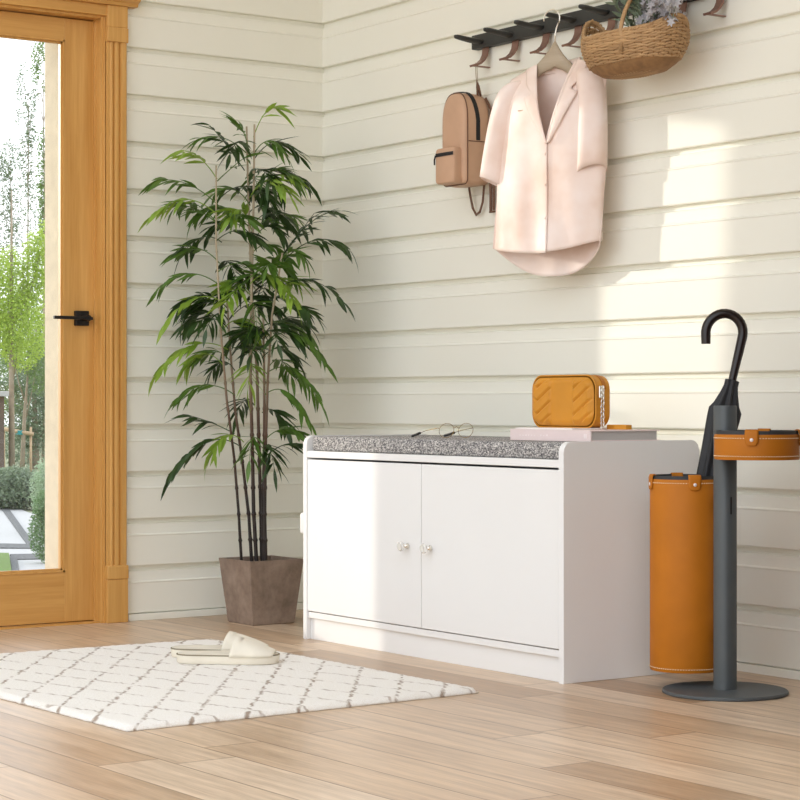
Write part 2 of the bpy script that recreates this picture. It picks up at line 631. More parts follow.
def casing(name, ya, yb):
    tr = struct_empty(name, (0.0, (ya + yb) / 2, 0))
    mb = MB()
    # fluted pilaster: profile across y
    w = yb - ya
    pr = [(0, .012), (.02, .016), (.16, .016), (.2, .020), (.26, .020), (.28, .014), (.34, .013), (.40, .019), (.46, .020),
          (.56, .020), (.60, .014), (.66, .013), (.72, .020), (.94, .020), (1.0, .017)]
    mb.loops([[(x + .001, ya + f * w, z) for f, x in pr] + [(0, yb, z), (0, ya, z)] for z in (.12, 1.595)], True, True, True)
    mb.build('pilaster', M['door_wood'], tr)
    mb = MB()
    mb.box(0, .024, ya - .002, yb + .002, 0, .119, .002)
    mb.box(0, .026, ya - .003, yb + .003, .119, .157, .003)
    mb.build('plinth_block', M['door_wood'], tr)
    mb = MB()
    mb.box(0, .026, ya - .002, yb + .002, 1.592, 1.632, .002)
    mb.box(0, .024, ya - .001, yb + .001, 1.632, 1.692, .002)
    mb.build('capital_block', M['door_wood'], tr)
    return tr


casing('trim_1', -.712, -.652)
casing('trim_2', -1.314, -1.250)
tr = struct_empty('trim_3', (0, -.97, 1.66))
mb = MB()
mb.box(0, .018, -1.248, -.708, 1.662, 1.692, .002)
mb.build('head_board', M['door_wood_h'], tr)
mb = MB()
pr = [(0, 1.692), (.03, 1.692), (.034, 1.700), (.046, 1.706), (.050, 1.712), (.050, 1.732), (0, 1.732)]
mb.loops([[(x, y, z) for x, z in pr] for y in (-1.333, -.624)], True, True, True)
mb.build('cornice', M['door_wood_h'], tr)

# ------------------------------------------------------------------ shoe cabinet
CX0, CX1, CY0, CY1, CH = .634, 1.678, -.468, -.022, .520
cab = thing('shoe_cabinet', ((CX0 + CX1) / 2, (CY0 + CY1) / 2, 0),
            'white two-door shoe bench cabinet with rounded side panels standing against the wall', 'cabinet')
CY1 = -.073


def side_panel(x0, x1):
    mb = MB()
    r = .022
    prof = [(CY0, 0), (CY0, CH - r)]
    for k in range(1, 8):
        a = PI - k * PI / 2 / 8
        prof.append((CY0 + r + r * math.cos(a), CH - r + r * math.sin(a)))
    prof.append((CY0 + r, CH))
    for k in range(0, 9):
        a = PI / 2 - k * PI / 2 / 8
        prof.append((CY1 - r + r * math.cos(a), CH - r + r * math.sin(a)))
    prof.append((CY1, 0))
    b = bmesh.new()
    v = [[b.verts.new((x, y, z)) for y, z in prof] for x in (x0, x1)]
    n = len(prof)
    for k in range(n):
        b.faces.new((v[0][k], v[0][(k + 1) % n], v[1][(k + 1) % n], v[1][k]))
    f0 = b.faces.new(v[0][::-1]); f1 = b.faces.new(v[1])
    ed = list(set(list(f0.edges) + list(f1.edges)))
    bmesh.ops.bevel(b, geom=ed, offset=.0014, segments=2, profile=.5, affect='EDGES')
    mb.merge(b)
    return mb.build('side_panel', M['white'], cab)


PT = .017
side_panel(CX0, CX0 + PT)
side_panel(CX1 - PT, CX1)
a, b = CX0 + PT, CX1 - PT
MB().box(a, b, CY0 + .001, CY1, .464, .481, .001).build('seat_board', M['white'], cab)
MB().box(a, b, CY0 + .004, CY1, .055, .0705, .001).build('bottom_board', M['white'], cab)
MB().box(a, b, CY1 - .008, CY1 - .001, .05, .464).build('back_panel', M['white'], cab)
MB().box(a, b, CY0 + .012, CY0 + .028, 0, .055, .001).build('kick_board', M['white'], cab)
mid = 1.151
for (xa, xb, kx) in ((a + .0015, mid - .0012, 1.097), (mid + .0012, b - .0015, 1.190)):
    d = MB().box(xa, xb, CY0 + .0015, CY0 + .0175, .073, .459, .001).build('cabinet_door', M['white'], cab)
    kz = .2635
    mb = MB()
    # facetted knob turned about y
    prof = [(.006, 0), (.0075, .002), (.0042, .006), (.0040, .012), (.0105, .017), (.0125, .022), (.0095, .026), (.0, .0265)]
    n = 12
    yf = CY0 + .0015
    rings = [[(kx + r * math.cos(2 * PI * k / n), yf - h, kz + r * math.sin(2 * PI * k / n)) for k in range(n)] for r, h in prof[3:-1]]
    mb.loops(rings, True, True, True)
    kn = mb.build('knob', M['knob_crystal'], d)
    mb = MB()
    rings = [[(kx + r * math.cos(2 * PI * k / n), yf - h, kz + r * math.sin(2 * PI * k / n)) for k in range(n)] for r, h in prof[:4]]
    mb.loops(rings, True, True, True)
    mb.build('knob_base', M['chrome'], d, smooth=True)
# rounded white catch on the left side panel
mb = MB()
mb.box(CX0 - .020, CX0, -.467, -.449, .268, .322, .006, 3)
hk = mb.build('side_hook', M['white'], cab, smooth=True)
hk['label'] = 'small rounded white hook on the left side panel'

# cushion
mb = MB()
bb = bmesh.new()
bmesh.ops.create_cube(bb, size=1)
x0, x1, y0, y1, z0, z1 = a + .012, b - .002, CY0 + .008, CY1 - .004, .4815, .518
bmesh.ops.scale(bb, vec=(x1 - x0, y1 - y0, z1 - z0), verts=bb.verts)
bmesh.ops.translate(bb, vec=((x0 + x1) / 2, (y0 + y1) / 2, (z0 + z1) / 2), verts=bb.verts)
bmesh.ops.bevel(bb, geom=list(bb.edges), offset=.006, segments=3, profile=.5, affect='EDGES')
mb.merge(bb)
cu = mb.build('seat_cushion', M['tweed'], smooth=True, ang=60, loc=((x0 + x1) / 2, (y0 + y1) / 2, z0))
tag(cu, 'grey flecked tweed cushion lying along the top of the white cabinet', 'cushion')
ZS = .518

# book (lies on the cushion, level with the cabinet's right end)
BX0, BX1, BY0, BY1 = 1.368, 1.652, -.371, -.168
bk = thing('book', ((BX0 + BX1) / 2, (BY0 + BY1) / 2, ZS + .0005), 'dusty pink hardback book lying flat on the cushion under the mustard handbag', 'book')
z0 = ZS + .0005
mb = MB()
mb.box(BX0, BX1, BY0, BY1, z0, z0 + .003, .0008)
mb.box(BX0, BX1, BY0, BY1, z0 + .0225, z0 + .0255, .0008)
mb.box(BX0, BX1, BY0, BY0 + .004, z0 + .001, z0 + .0245, .0012)
mb.build('cover', M['book_pink'], bk)
MB().box(BX0 + .004, BX1 - .005, BY0 + .004, BY1 - .005, z0 + .003, z0 + .0225).build('page_block', M['paper'], bk)
mb = MB()
for i in range(9):
    xx = BX0 + .035 + i * .0105 + (.012 if i > 5 else 0)
    mb.box(xx, xx + R.uniform(.003, .0075), BY0 - .0004, BY0 + .0005, z0 + .0105, z0 + R.uniform(.0125, .0145))
mb.build('spine_print', M['print'], bk)
MB().box(BX1 - .022, BX1 - .012, BY0 - .0005, BY0 + .0005, z0 + .007, z0 + .017).build('spine_emblem', M['print'], bk)
ZT = z0 + .0255
pm = MB().box(BX0 + .012, BX1 - .07, BY0 + .006, BY1 - .03, ZT, ZT + .0035, .0008).build('booklet', M['book_white'], loc=(1.45, -.27, ZT))
tag(pm, 'thin white booklet sandwiched between the pink book and the mustard handbag', 'booklet')
ZT += .0035

# handbag ---------------------------------------------------------------
HX0, HX1, HY0, HY1, HZ0, HZ1 = 1.369, 1.592, -.312, -.262, ZT + .0005, .6655
bag = thing('handbag', ((HX0 + HX1) / 2, (HY0 + HY1) / 2, HZ0), 'small mustard leather camera handbag with chevron quilting standing on the book', 'bag')


def rrect(x0, x1, z0, z1, r, n=8):
    pts = []
    for cx, cz, a0 in ((x1 - r, z1 - r, 0), (x0 + r, z1 - r, PI / 2), (x0 + r, z0 + r, PI), (x1 - r, z0 + r, 1.5 * PI)):
        for k in range(n + 1):
            a = a0 + k * PI / 2 / n
            pts.append((cx + r * math.cos(a), cz + r * math.sin(a)))
    return pts


def bag_z(x, z):
    """quilting depth on the front of the bag"""
    u = (x - HX0) / (HX1 - HX0)
    if .34 < u < .68:
        w = 0
    else:
        w = 1
    e = min(1, min(abs(u - .34), abs(u - .68)) / .02) if w else 0
    s = (z - HZ0) / .030 - (abs(u - .12) if u < .4 else (u - .5)) * 4.6
    f = s - math.floor(s)
    d = min(f, 1 - f)
    return e * .0050 * min(1, d / .16)


mb = MB()
out = rrect(HX0, HX1, HZ0, HZ1, .032)
cxm, czm = (HX0 + HX1) / 2, (HZ0 + HZ1) / 2
rings = []
for y, k in ((HY0 + .004, .955), (HY0 + .001, .975), (HY0 + .006, .997), (HY0 + .012, 1.0), (HY1 - .012, 1.0), (HY1 - .005, .99), (HY1 - .001, .955)):
    dx = (1 - k) * .06
    rings.append([(cxm + (x - cxm) * (1 - dx * 2), y, czm + (z - czm) * (1 - dx * 3.2)) for x, z in out])
mb.loops(rings[2:], True, False, True)
bd = mb.build('bag_body', M['bag_leather'], bag, smooth=True, ang=50)
# quilted front panel as a fine grid clipped to the rounded outline
mb = MB()
NXg, NZg = 110, 60
ix0, ix1, iz0, iz1, rr = HX0 + .004, HX1 - .004, HZ0 + .004, HZ1 - .004, .030
grid = {}
for i in range(NXg + 1):
    x = ix0 + (ix1 - ix0) * i / NXg
    dxe = max(0, (ix0 + rr) - x, x - (ix1 - rr))
    cut = rr - math.sqrt(max(0, rr * rr - dxe * dxe))
    za, zb = iz0 + cut, iz1 - cut
    for j in range(NZg + 1):
        z = za + (zb - za) * j / NZg
        u = min(x - ix0, ix1 - x) ; w = min(z - za, zb - z)
        ed = min(1, min(u, w) / .014)
        puff = -.006 * (1 - (1 - ed) ** 2)
        grid[i, j] = mb.bm.verts.new((x, HY0 + .006 + puff - bag_z(x, z) * ed, z))
for i in range(NXg):
    for j in range(NZg):
        try:
            mb.bm.faces.new((grid[i, j], grid[i + 1, j], grid[i + 1, j + 1], grid[i, j + 1]))
        except ValueError:
            pass
mb.build('quilted_front', M['bag_leather'], bag, smooth=True)
mb = MB()
pp = [(x, HY0 + .008, z) for x, z in out]
mb.tube(pp + pp[:1], .0022, 6, False)
mb.build('piping', M['bag_leather'], bag, smooth=True)
mb = MB()
zp = rrect(HX0 - .0005, HX1 + .0005, HZ0, HZ1 + .0005, .032)
zp = [(x, z) for x, z in zp if z > HZ0 + .05]
i0 = max(range(len(zp)), key=lambda i: zp[i][0] * 2 - zp[i][1])
zp = zp[i0:] + zp[:i0]
mb.loops([[(x, y, z) for x, z in zp] for y in (HY0 + .027, HY0 + .037)], closed=False)
mb.build('zipper', M['bag_leather_dark'], bag, mods=[solid(.001)])
# chain hanging at the right end and leather strap lying behind
mb = MB()
cxs, cys = HX1 + .006, HY0 + .022
zz = .636
nL = 15
for i in range(nL):
    z = zz - i * (zz - HZ0 - .004) / (nL - 1)
    al = PI / 2 * (i % 2)
    pts = []
    for k in range(9):
        q = 2 * PI * k / 8
        dx, dz = .0045 * math.cos(q), .0062 * math.sin(q)
        pts.append((cxs + dx * math.cos(al) + R.uniform(-.001, .001), cys + dx * math.sin(al), z + dz))
    mb.tube(pts, .0013, 5, False)
mb.build('chain', M['chrome'], bag, smooth=True)
mb = MB()
mb.box(HX1 - .002, HX1 + .006, cys - .008, cys + .006, .614, .642, .002)
mb.build('chain_clasp', M['chrome'], bag)
mb = MB()
st = [(HX1 - .01, -.262), (HX1 + .02, -.266), (1.646, -.262), (1.648, -.250), (1.63, -.243), (HX1 - .01, -.246)]
mb.loops([[(x, y, z) for x, y in st] for z in (ZT - .0035 + .0008, ZT + .0075)], closed=False)
mb.build('strap', M['bag_leather'], bag, mods=[solid(.003)])

# eyeglasses -------------------------------------------------------------
GX, GY = 1.085, -.315
gl = thing('eyeglasses', (GX, GY, ZS), 'thin wire-rimmed round eyeglasses with black temple tips resting on the grey cushion', 'eyeglasses')
yaw = math.radians(-6)
fx, fy = Vector((-math.cos(yaw), -math.sin(yaw) - .0, 0)), Vector((math.sin(yaw), -math.cos(yaw), 0))


def gp(al, ac, h):
    p = Vector((GX, GY, ZS)) + fx * al + fy * ac
    return (p.x, p.y, ZS + h)


for s in (-1, 1):
    mb = MB()
    pts = [gp(-.006 * math.sin(2 * PI * k / 24) * .6, s * .027 + .0205 * math.cos(2 * PI * k / 24), .0185 + .0175 * math.sin(2 * PI * k / 24)) for k in range(25)]
    mb.tube(pts, .0007, 5, False)
    mb.build('rim', M['gold'], gl, smooth=True)
    mb = MB()
    mb.tube([gp(0, s * .0475, .024), gp(.004, s * .05, .0245), gp(.06, s * .050, .018), gp(.100, s * .048, .010)], .0008, 5)
    tp = mb.build('temple', M['gold'], gl, smooth=True)
    mb = MB()
    mb.tube([gp(.092, s * .0485, .0115), gp(.110, s * .0475, .008), gp(.135, s * .046, .0035)], .0032, 6)
    mb.build('temple_tip', M['black_metal'], tp, smooth=True)
mb = MB()
mb.tube([gp(0, -.0075, .024), gp(-.002, 0, .028), gp(0, .0075, .024)], .0008, 5)
mb.build('bridge', M['gold'], gl, smooth=True)

# ------------------------------------------------------------------ umbrella stand
PX, PY = 1.971, -.275
us = thing('umbrella_stand', (PX, PY, 0), 'graphite umbrella stand with tall tan leather bin and shallow tray on a round foot', 'umbrella stand')
mb = MB()
mb.lathe([(.002, .0), (.128, .0), (.1305, .0015), (.1305, .0055), (.1285, .0075), (.002, .0085)], PX, PY, 72, True, True)
mb.build('base_plate', M['steel_gray'], us, smooth=True, ang=40)


def oval(z, ax=.0225, ay=.0225):
    return [(PX + ax * math.copysign(abs(math.cos(q)) ** .8, math.cos(q)), PY + ay * math.copysign(abs(math.sin(q)) ** .8, math.sin(q)), z)
            for q in [2 * PI * k / 40 for k in range(40)]]


mb = MB()
mb.loops([oval(.008), oval(.596), oval(.5985, .0215, .0215)], True, True, True)
pole = mb.build('pole', M['steel_gray'], us, smooth=True, ang=40)
mb = MB()
ang = math.radians(-12)
sxp, syp = PX + .0227 * math.cos(ang), PY + .0227 * math.sin(ang)
b_ = bmesh.new(); bmesh.ops.create_cube(b_, size=1)
mb.merge(b_, Matrix.Translation((sxp, syp, .391)) @ Matrix.Rotation(ang, 4, 'Z') @ Matrix.Diagonal((.0015, .003, .036, 1)))
mb.build('slot', M['black_metal'], pole)


def leather_can(name, cx, cy, r, z0, z1, tabs, nst):
    mb = MB()
    mb.lathe([(r - .004, z0), (r - .001, z0 - .0005), (r, z0 + .002), (r, z1 - .002), (r - .001, z1), (r - .004, z1)], cx, cy, 80)
    o = mb.build(name, M['leather'], us, smooth=True, ang=40)
    mb = MB()
    mb.lathe([(.001, z0 + .003), (r - .004, z0 + .003), (r - .0025, z0 + .003), (r - .0025, z1 + .0075), (r - .0045, z1 + .0075),
              (r - .0045, z0 + .006), (.001, z0 + .006)], cx, cy, 72, True, True)
    mb.build('liner', M['dark_gray'], o, smooth=True, ang=40)
    for zz in (z0 + .007, z1 - .0075):
        mb = MB()
        for k in range(nst):
            q0 = 2 * PI * k / nst
            q1 = q0 + 2 * PI / nst * .55
            rr2 = r + .0006
            p = []
            for q in (q0, (q0 + q1) / 2, q1):
                p.append((cx + rr2 * math.cos(q), cy + rr2 * math.sin(q), zz))
            mb.tube(p, .0010, 4)
        mb.build('stitching', M['stitch'], o)
    for q in tabs:
        # tab folds over the rim
        mb = MB()
        w = .0135
        prof = [(r - .0062, z1 - .018), (r - .0062, z1 + .0085), (r - .004, z1 + .0098), (r + .0006, z1 + .0085), (r + .0022, z1 + .003), (r + .0022, z1 - .012),
                (r + .0022, z1 - .0165), (r + .0022, z1 - .020), (r + .0022, z1 - .0225)]
        ws = [w, w, w, w, w, w, w * .93, w * .75, w * .45]
        rings = []
        for (pr_, pz), ww in zip(prof, ws):
            ring = []
            for k in range(7):
                dq = (k / 6 - .5) * 2 * ww / r
                ring.append((cx + pr_ * math.cos(q + dq), cy + pr_ * math.sin(q + dq), pz))
            rings.append(ring)
        mb.loops(rings, closed=False)
        tb = mb.build('strap_tab', M['leather'], o, smooth=True, mods=[solid(.0016)])
        mb = MB()
        c = Vector((cx + (r + .0032) * math.cos(q), cy + (r + .0032) * math.sin(q), z1 - .0105))
        b_ = bmesh.new()
        bmesh.ops.create_uvsphere(b_, u_segments=16, v_segments=8, radius=.0038)
        mb.merge(b_, Matrix.Translation(c) @ Matrix.Rotation(q, 4, 'Z') @ Matrix.Diagonal((.45, 1, 1, 1)))
        mb.build('rivet', M['rivet'], tb, smooth=True)
    return o


TC = math.atan2(-.574, .819)      # bearing of the viewer's side, where the front tabs sit
leather_can('umbrella_bin', 1.851, -.275, .0755, .037, .4425, (TC + .12, TC + PI + .12, TC - 1.42), 84)
leather_can('small_tray', 2.0605, -.272, .0865, .489, .540, (TC - .29, TC + PI - .35, TC + 1.25), 96)
# brackets that carry bin and tray on the pole
for zb_ in (.10, .38):
    MB().box(1.922, PX - .012, PY + .0125, PY + .020, zb_, zb_ + .02).build('bracket', M['steel_gray'], us)

# umbrella ----------------------------------------------------------------
A = Vector((1.880, -.231, .45))
D = Vector((.040, .056, .295)).normalized()
r_hat = Vector((.574, .819, 0))


def ax(z):
    return A + D * ((z - .45) / D.z)


um = thing('umbrella', ax(.052), 'black folded umbrella with a crook handle standing in the tan leather bin', 'umbrella')
mb = MB()
n = 48
e1 = D.cross(Vector((0, 0, 1))).normalized(); e2 = D.cross(e1)
rings = []
for z, r, am in ((.075, .007, .05), (.16, .016, .15), (.28, .022, .18), (.40, .025, .2), (.50, .028, .2), (.57, .030, .22), (.588, .030, .22),
                 (.600, .024, .2), (.625, .0165, .2), (.640, .0135, .15), (.652, .0135, .15), (.653, .009, 0)):
    c = ax(z)
    rings.append([tuple(c + (e1 * math.cos(2 * PI * k / n) + e2 * math.sin(2 * PI * k / n)) * r * (1 + am * math.cos(8 * 2 * PI * k / n + z * 9))) for k in range(n)])
mb.loops(rings, True, True, True)
mb.build('canopy', M['umbrella_cloth'], um, smooth=True)
mb = MB()
mb.tube([ax(.046), ax(.085)], [.0035, .0045], 8)
mb.build('tip', M['black_metal'], um)
mb = MB()
top = ax(.744)
lat = (-r_hat - D * (-r_hat).dot(D)).normalized()
pts = [ax(.645), ax(.68), ax(.715), top]
RC = .0395
for k in range(1, 19):
    q = k * math.radians(200) / 18
    pts.append(top + lat * (RC - RC * math.cos(q)) + D * (RC * math.sin(q) * 1.05))
e_ = (pts[-1] - pts[-2]).normalized()
pts.append(pts[-1] + e_ * .018)
mb.tube(pts, [.0085, .009, .0100] + [.0105] * (len(pts) - 4) + [.0098], 16)
mb.build('crook_handle', M['handle_brown'], um, smooth=True, ang=50)

# ------------------------------------------------------------------ coat rack
RX0, RX1 = .757, 1.80
HKX = [.806 + .1255 * k for k in range(8)]
rack = thing('coat_rack', (1.28, 0, 1.535), 'charcoal wall rack with a row of pegs above copper brown hooks', 'coat rack')
MB().box(RX0, RX1, -.022, .008, 1.533, 1.570, .002).build('board', M['rack'], rack)
for hx in HKX:
    # flat tongue peg on the upper edge, rising outward
    mb = MB()
    rings = []
    for (y, z, w, th) in ((-.015, 1.548, .013, .004), (-.03, 1.549, .013, .004), (-.06, 1.551, .012, .0038), (-.085, 1.5535, .011, .0034), (-.098, 1.555, .009, .003), (-.103, 1.556, .004, .002)):
        rings.append([(hx - .012 + w * 1.25 * math.cos(q), y, z + 1.7 * th * math.sin(q)) for q in [2 * PI * k / 12 for k in range(12)]])
    mb.loops(rings, True, True, True)
    mb.build('peg', M['rack'], rack, smooth=True)
    # hook below: curved blade flaring to a foot, thin return bar to the wall
    mb = MB()
    rings = []
    for (y, z, w) in ((-.012, 1.540, .013), (-.013, 1.526, .013), (-.016, 1.512, .012), (-.024, 1.499, .0105), (-.036, 1.489, .0105), (-.052, 1.483, .0125), (-.056, 1.482, .0125)):
        th = .0026
        rings.append([(hx - w, y, z + th), (hx + w, y, z + th), (hx + w, y + .002, z - th), (hx - w, y + .002, z - th)])
    mb.loops(rings, True, True, True)
    hk = mb.build('hook', M['hook'], rack, smooth=True, ang=50)
    mb = MB()
    mb.box(hx - .005, hx + .005, -.054, .0065, 1.4805, 1.4832)
    mb.build('hook_bar', M['hook'], hk)

# ------------------------------------------------------------------ backpack
bp = thing('backpack', (.77, -.045, 1.17), 'small nude leather backpack with black zips hanging from the rack\'s first hook', 'backpack')
bx0, bx1, bz0, bz1 = .716, .822, 1.172, 1.412


def dome(x0, x1, z0, z1, rb, rt, n=9):
    pts = []
    w = (x1 - x0) / 2
    cx = (x0 + x1) / 2
    for k in range(2 * n + 1):           # top dome from right to left
        a = k * PI / (2 * n)
        pts.append((cx + w * math.copysign(abs(math.cos(a)) ** .72, math.cos(a)), z1 - rt + rt * math.sin(a) ** .85))
    for k in range(n + 1):
        a = PI + k * PI / 2 / n
        pts.append((x0 + rb + rb * math.cos(a), z0 + rb + rb * math.sin(a)))
    for k in range(n + 1):
        a = 1.5 * PI + k * PI / 2 / n
        pts.append((x1 - rb + rb * math.cos(a), z0 + rb + rb * math.sin(a)))
    return pts


mb = MB()
out = dome(bx0, bx1, bz0, bz1, .014, .075)
cxm, czm = (bx0 + bx1) / 2, 1.28
rings = []
for y, ins in ((-.094, .55), (-.093, .75), (-.090, .9), (-.085, .975), (-.078, 1.0), (-.05, 1.025), (-.018, 1.0), (-.012, .96), (-.010, .85)):
    rings.append([(cxm + (x - cxm) * ins, y, czm + (z - czm) * (1 - (1 - ins) * .55)) for x, z in out])
mb.loops(rings, True, True, True)
mb.build('bag_body', M['backpack'], bp, smooth=True)
mb = MB()
for yy in (-.083,):
    sm = [(cxm + (x - cxm) * 1.004, yy, czm + (z - czm) * 1.004) for x, z in out]
    mb.tube(sm + sm[:1], .0016, 5, False)
sm = [(cxm + (x - cxm) * 1.03, y, 1.283) for x, y in ((bx1, -.08), (bx1, -.05), (bx1, -.016))]
mb.tube(sm, .0012, 5)
mb.build('seam', M['backpack_dark'], bp)
mb = MB()
zp = [(x, z) for x, z in out if z > 1.285 and x > bx0 + .03]
rings = []
for i, (x, z) in enumerate([(bx1, 1.285)] + zp):
    yv = -.050 - .012 * max(0, (z - 1.34) / .07) - (.012 * max(0, cxm + .02 - x) / .04)
    k = 1.03
    rings.append([(cxm + (x - cxm) * k, yv + d, czm + (z - czm) * (k - .012) + .001) for d in (-.006, -.002, .002, .006)])
mb.loops(rings, closed=False)
mb.build('zipper', M['zip'], bp, mods=[solid(.002)])
mb = MB()
out2 = rrect(.727, .808, 1.174, 1.268, .010, 5)
cx2, cz2 = .7675, 1.22
rings = []
for y, ins in ((-.118, .90), (-.117, .96), (-.113, .995), (-.108, 1.0), (-.085, 1.0)):
    rings.append([(cx2 + (x - cx2) * ins, y, cz2 + (z - cz2) * (1 - (1 - ins) * .8)) for x, z in out2])
mb.loops(rings, True, True, True)
pk = mb.build('front_pocket', M['backpack'], bp, smooth=True, ang=60)
mb = MB()
mb.loops([[(.730, -.1185, 1.246), (.730, -.1185, 1.255)], [(.77, -.120, 1.246), (.77, -.120, 1.255)], [(.806, -.1185, 1.246), (.806, -.1185, 1.255)]], closed=False)
mb.tube([(.731, -.120, 1.25), (.729, -.122, 1.238), (.728, -.121, 1.226)], .0016, 6)
mb.build('pocket_zipper', M['zip'], pk, mods=[solid(.0015)])
hx = HKX[0]
mb = MB()
mb.tube([(.795, -.03, 1.405), (.797, -.033, 1.43), (.800, -.036, 1.443), (.803, -.033, 1.43), (.803, -.026, 1.405)], .0042, 6, flat=(0, 1, 0, .5))
hl = mb.build('hanging_loop', M['backpack_dark'], bp, smooth=True)
mb = MB()
pts = []
mb.tube([(.799, -.036, 1.438), (.801, -.040, 1.46), (.803, -.043, 1.488), (.806, -.045, 1.490), (.809, -.043, 1.487), (.806, -.039, 1.46), (.801, -.035, 1.438)], .0011, 5)
mb.build('hanging_cord', M['hanger_wood'], hl, smooth=True)
mb = MB()
mb.tube([(.735, -.016, 1.19), (.742, -.014, 1.15), (.752, -.014, 1.118), (.768, -.014, 1.098), (.784, -.014, 1.105), (.796, -.014, 1.13), (.806, -.016, 1.18)], .0042, 8, flat=(0, 1, 0, .45))
mb.build('shoulder_strap', M['backpack_dark'], bp, smooth=True)
mb = MB()
mb.box(.826, .836, -.016, -.012, 1.10, 1.20, .001)
mb.box(.838, .846, -.014, -.011, 1.105, 1.19, .001)
mb.tube([(.826, -.014, 1.101), (.847, -.014, 1.101)], .003, 6)
mb.build('strap_end', M['backpack_dark'], bp)
mb = MB()
mb.tube([(.812, -.018, 1.40), (.826, -.010, 1.37), (.832, -.010, 1.30), (.832, -.014, 1.19)], .005, 6, flat=(0, 1, 0, .4))
mb.build('shoulder_strap', M['backpack_dark'], bp, smooth=True)

# ------------------------------------------------------------------ hanger and shirt
SX, SY = 1.206, -.105
hg = thing('coat_hanger', (SX, SY, 1.44), 'taupe wooden coat hanger hooked over the rack\'s fourth peg', 'coat hanger')
mb = MB()
pts = [(SX, SY, 1.478), (SX, SY, 1.500), (SX + .004, SY, 1.515), (SX + .012, SY, 1.532)]
hc = (SX - .010, 1.538)
for k in range(0, 15):
    q = math.radians(-25 + k * 15)
    pts.append((hc[0] + .024 * math.cos(q), SY, hc[1] + .0235 * math.sin(q)))
mb.tube(pts, .0018, 8)
mb.build('metal_hook', M['chrome'], hg, smooth=True)
mb = MB()
N = 24
rings = []
for i in range(N + 1):
    u = -1 + 2 * i / N
    d = abs(u)
    x = SX + u * (.150 if u < 0 else .108)
    zc = 1.460 - .098 * d ** .85
    h = .017 - .005 * d + .010 * math.exp(-(d / .14) ** 2)
    yo = SY + .008 * d * d
    w = .006 + .003 * d
    rings.append([(x, yo + w * math.cos(q), zc + h * (math.sin(q) - (.45 if math.sin(q) < 0 else 0) * (1 - d))) for q in [2 * PI * k / 12 for k in range(12)]])
mb.loops(rings, True, True, True)
mb.build('hanger_body', M['hanger_wood'], hg, smooth=True)
GYAW = math.radians(15)
hg.rotation_euler.z = GYAW

sh = thing('blouse', (SX, SY, 1.0), 'blush pink short-sleeved open-necked blouse hanging on the taupe hanger', 'blouse')
sh.rotation_euler.z = GYAW
XO, YC = SX + .012, SY + .003          # neck centre


def ztop(x):
    d = x - XO
    e = abs(d) - .058
    if e <= 0:
        return 1.432
    return 1.432 - e * (.34 if d < 0 else .42) - max(0, e - .085) * .9


def side(z):
    """left and right edge of the body"""
    q = max(0, min(1, (1.38 - z) / .16))
    fl = max(0, (1.20 - z) / .25)
    return XO - .182 + .010 * math.sin(q * PI) - .024 * fl, XO + .135 - .006 * math.sin(q * PI) - .020 * fl


def depth(x, z, b):
    xl, xr = side(z)
    e = (x - XO) / ((XO - xl) if x < XO else (xr - XO))
    e = max(0, 1 - min(1, abs(e)) ** 2.4)
    up = min(1, max(0, (ztop(x) - z)) / .14)
    return b * (e ** .55) * (.16 + .84 * math.sin(up * PI / 2))


def fold(x, z):
    k = max(0, min(1, (1.30 - z) / .32))
    u = x - XO
    return k * (.0055 * math.sin(u * 44 + .9) + .003 * math.sin(u * 79 + 2 + z * 6)) + .002 * math.sin(u * 30 + z * 22)


ZV = 1.226
BF = .046


def fronty(x, z, off=0.0):
    zt = ztop(x)
    return YC - depth(x, z, BF) - fold(x, z) * max(0, min(1, (zt - z) / .05)) - off


def sheet(nm, xa, xb, zlo, zhi, front, nu=44, nv=56, off=0.0):
    mb = MB()
    g = {}
    for j in range(nv + 1):
        for i in range(nu + 1):
            u = i / nu
            v = j / nv
            z = 1.2
            for _ in range(4):
                x = xa(z) + (xb(z) - xa(z)) * u
                z = zlo(x) + (zhi(x) - zlo(x)) * v
            if front:
                y = fronty(x, z, off)
            else:
                y = YC + depth(x, z, .034) + .4 * fold(x, z)
            g[i, j] = mb.bm.verts.new((x, y, z))
    for i in range(nu):
        for j in range(nv):
            mb.bm.faces.new((g[i, j], g[i + 1, j], g[i + 1, j + 1], g[i, j + 1]))
    return mb.build(nm, M['blush'], sh, smooth=True, mods=[solid(.0022)])


def tz(z):
    return max(0, min(z, 1.436) - ZV) / (1.432 - ZV)


def vleft(z):
    return XO - .002 - .062 * tz(z) ** .9


def vright(z):
    return XO - .002 + .062 * tz(z)


def hem_front(x):
    d = x - XO
    return .966 + (.020 * (d / .2) ** 2 if d < 0 else .030 * (d / .14) ** 1.5)


def hem_back(x):
    xl, xr = side(1.0)
    d = (x - (xl + xr) / 2) / ((xr - xl) / 2)
    return .914 + .074 * min(1, abs(d)) ** 2.4


sheet('front_panel', lambda z: side(z)[0], vleft, hem_front, ztop, True)
sheet('front_panel', lambda z: vright(z) - .012, lambda z: side(z)[1], lambda x: hem_front(x) + .003, ztop, True, off=-.004)
sheet('back_panel', lambda z: side(z)[0], lambda z: side(z)[1], hem_back, lambda x: ztop(x) - (.004 if abs(x - XO) < .06 else 0), False, nu=60)


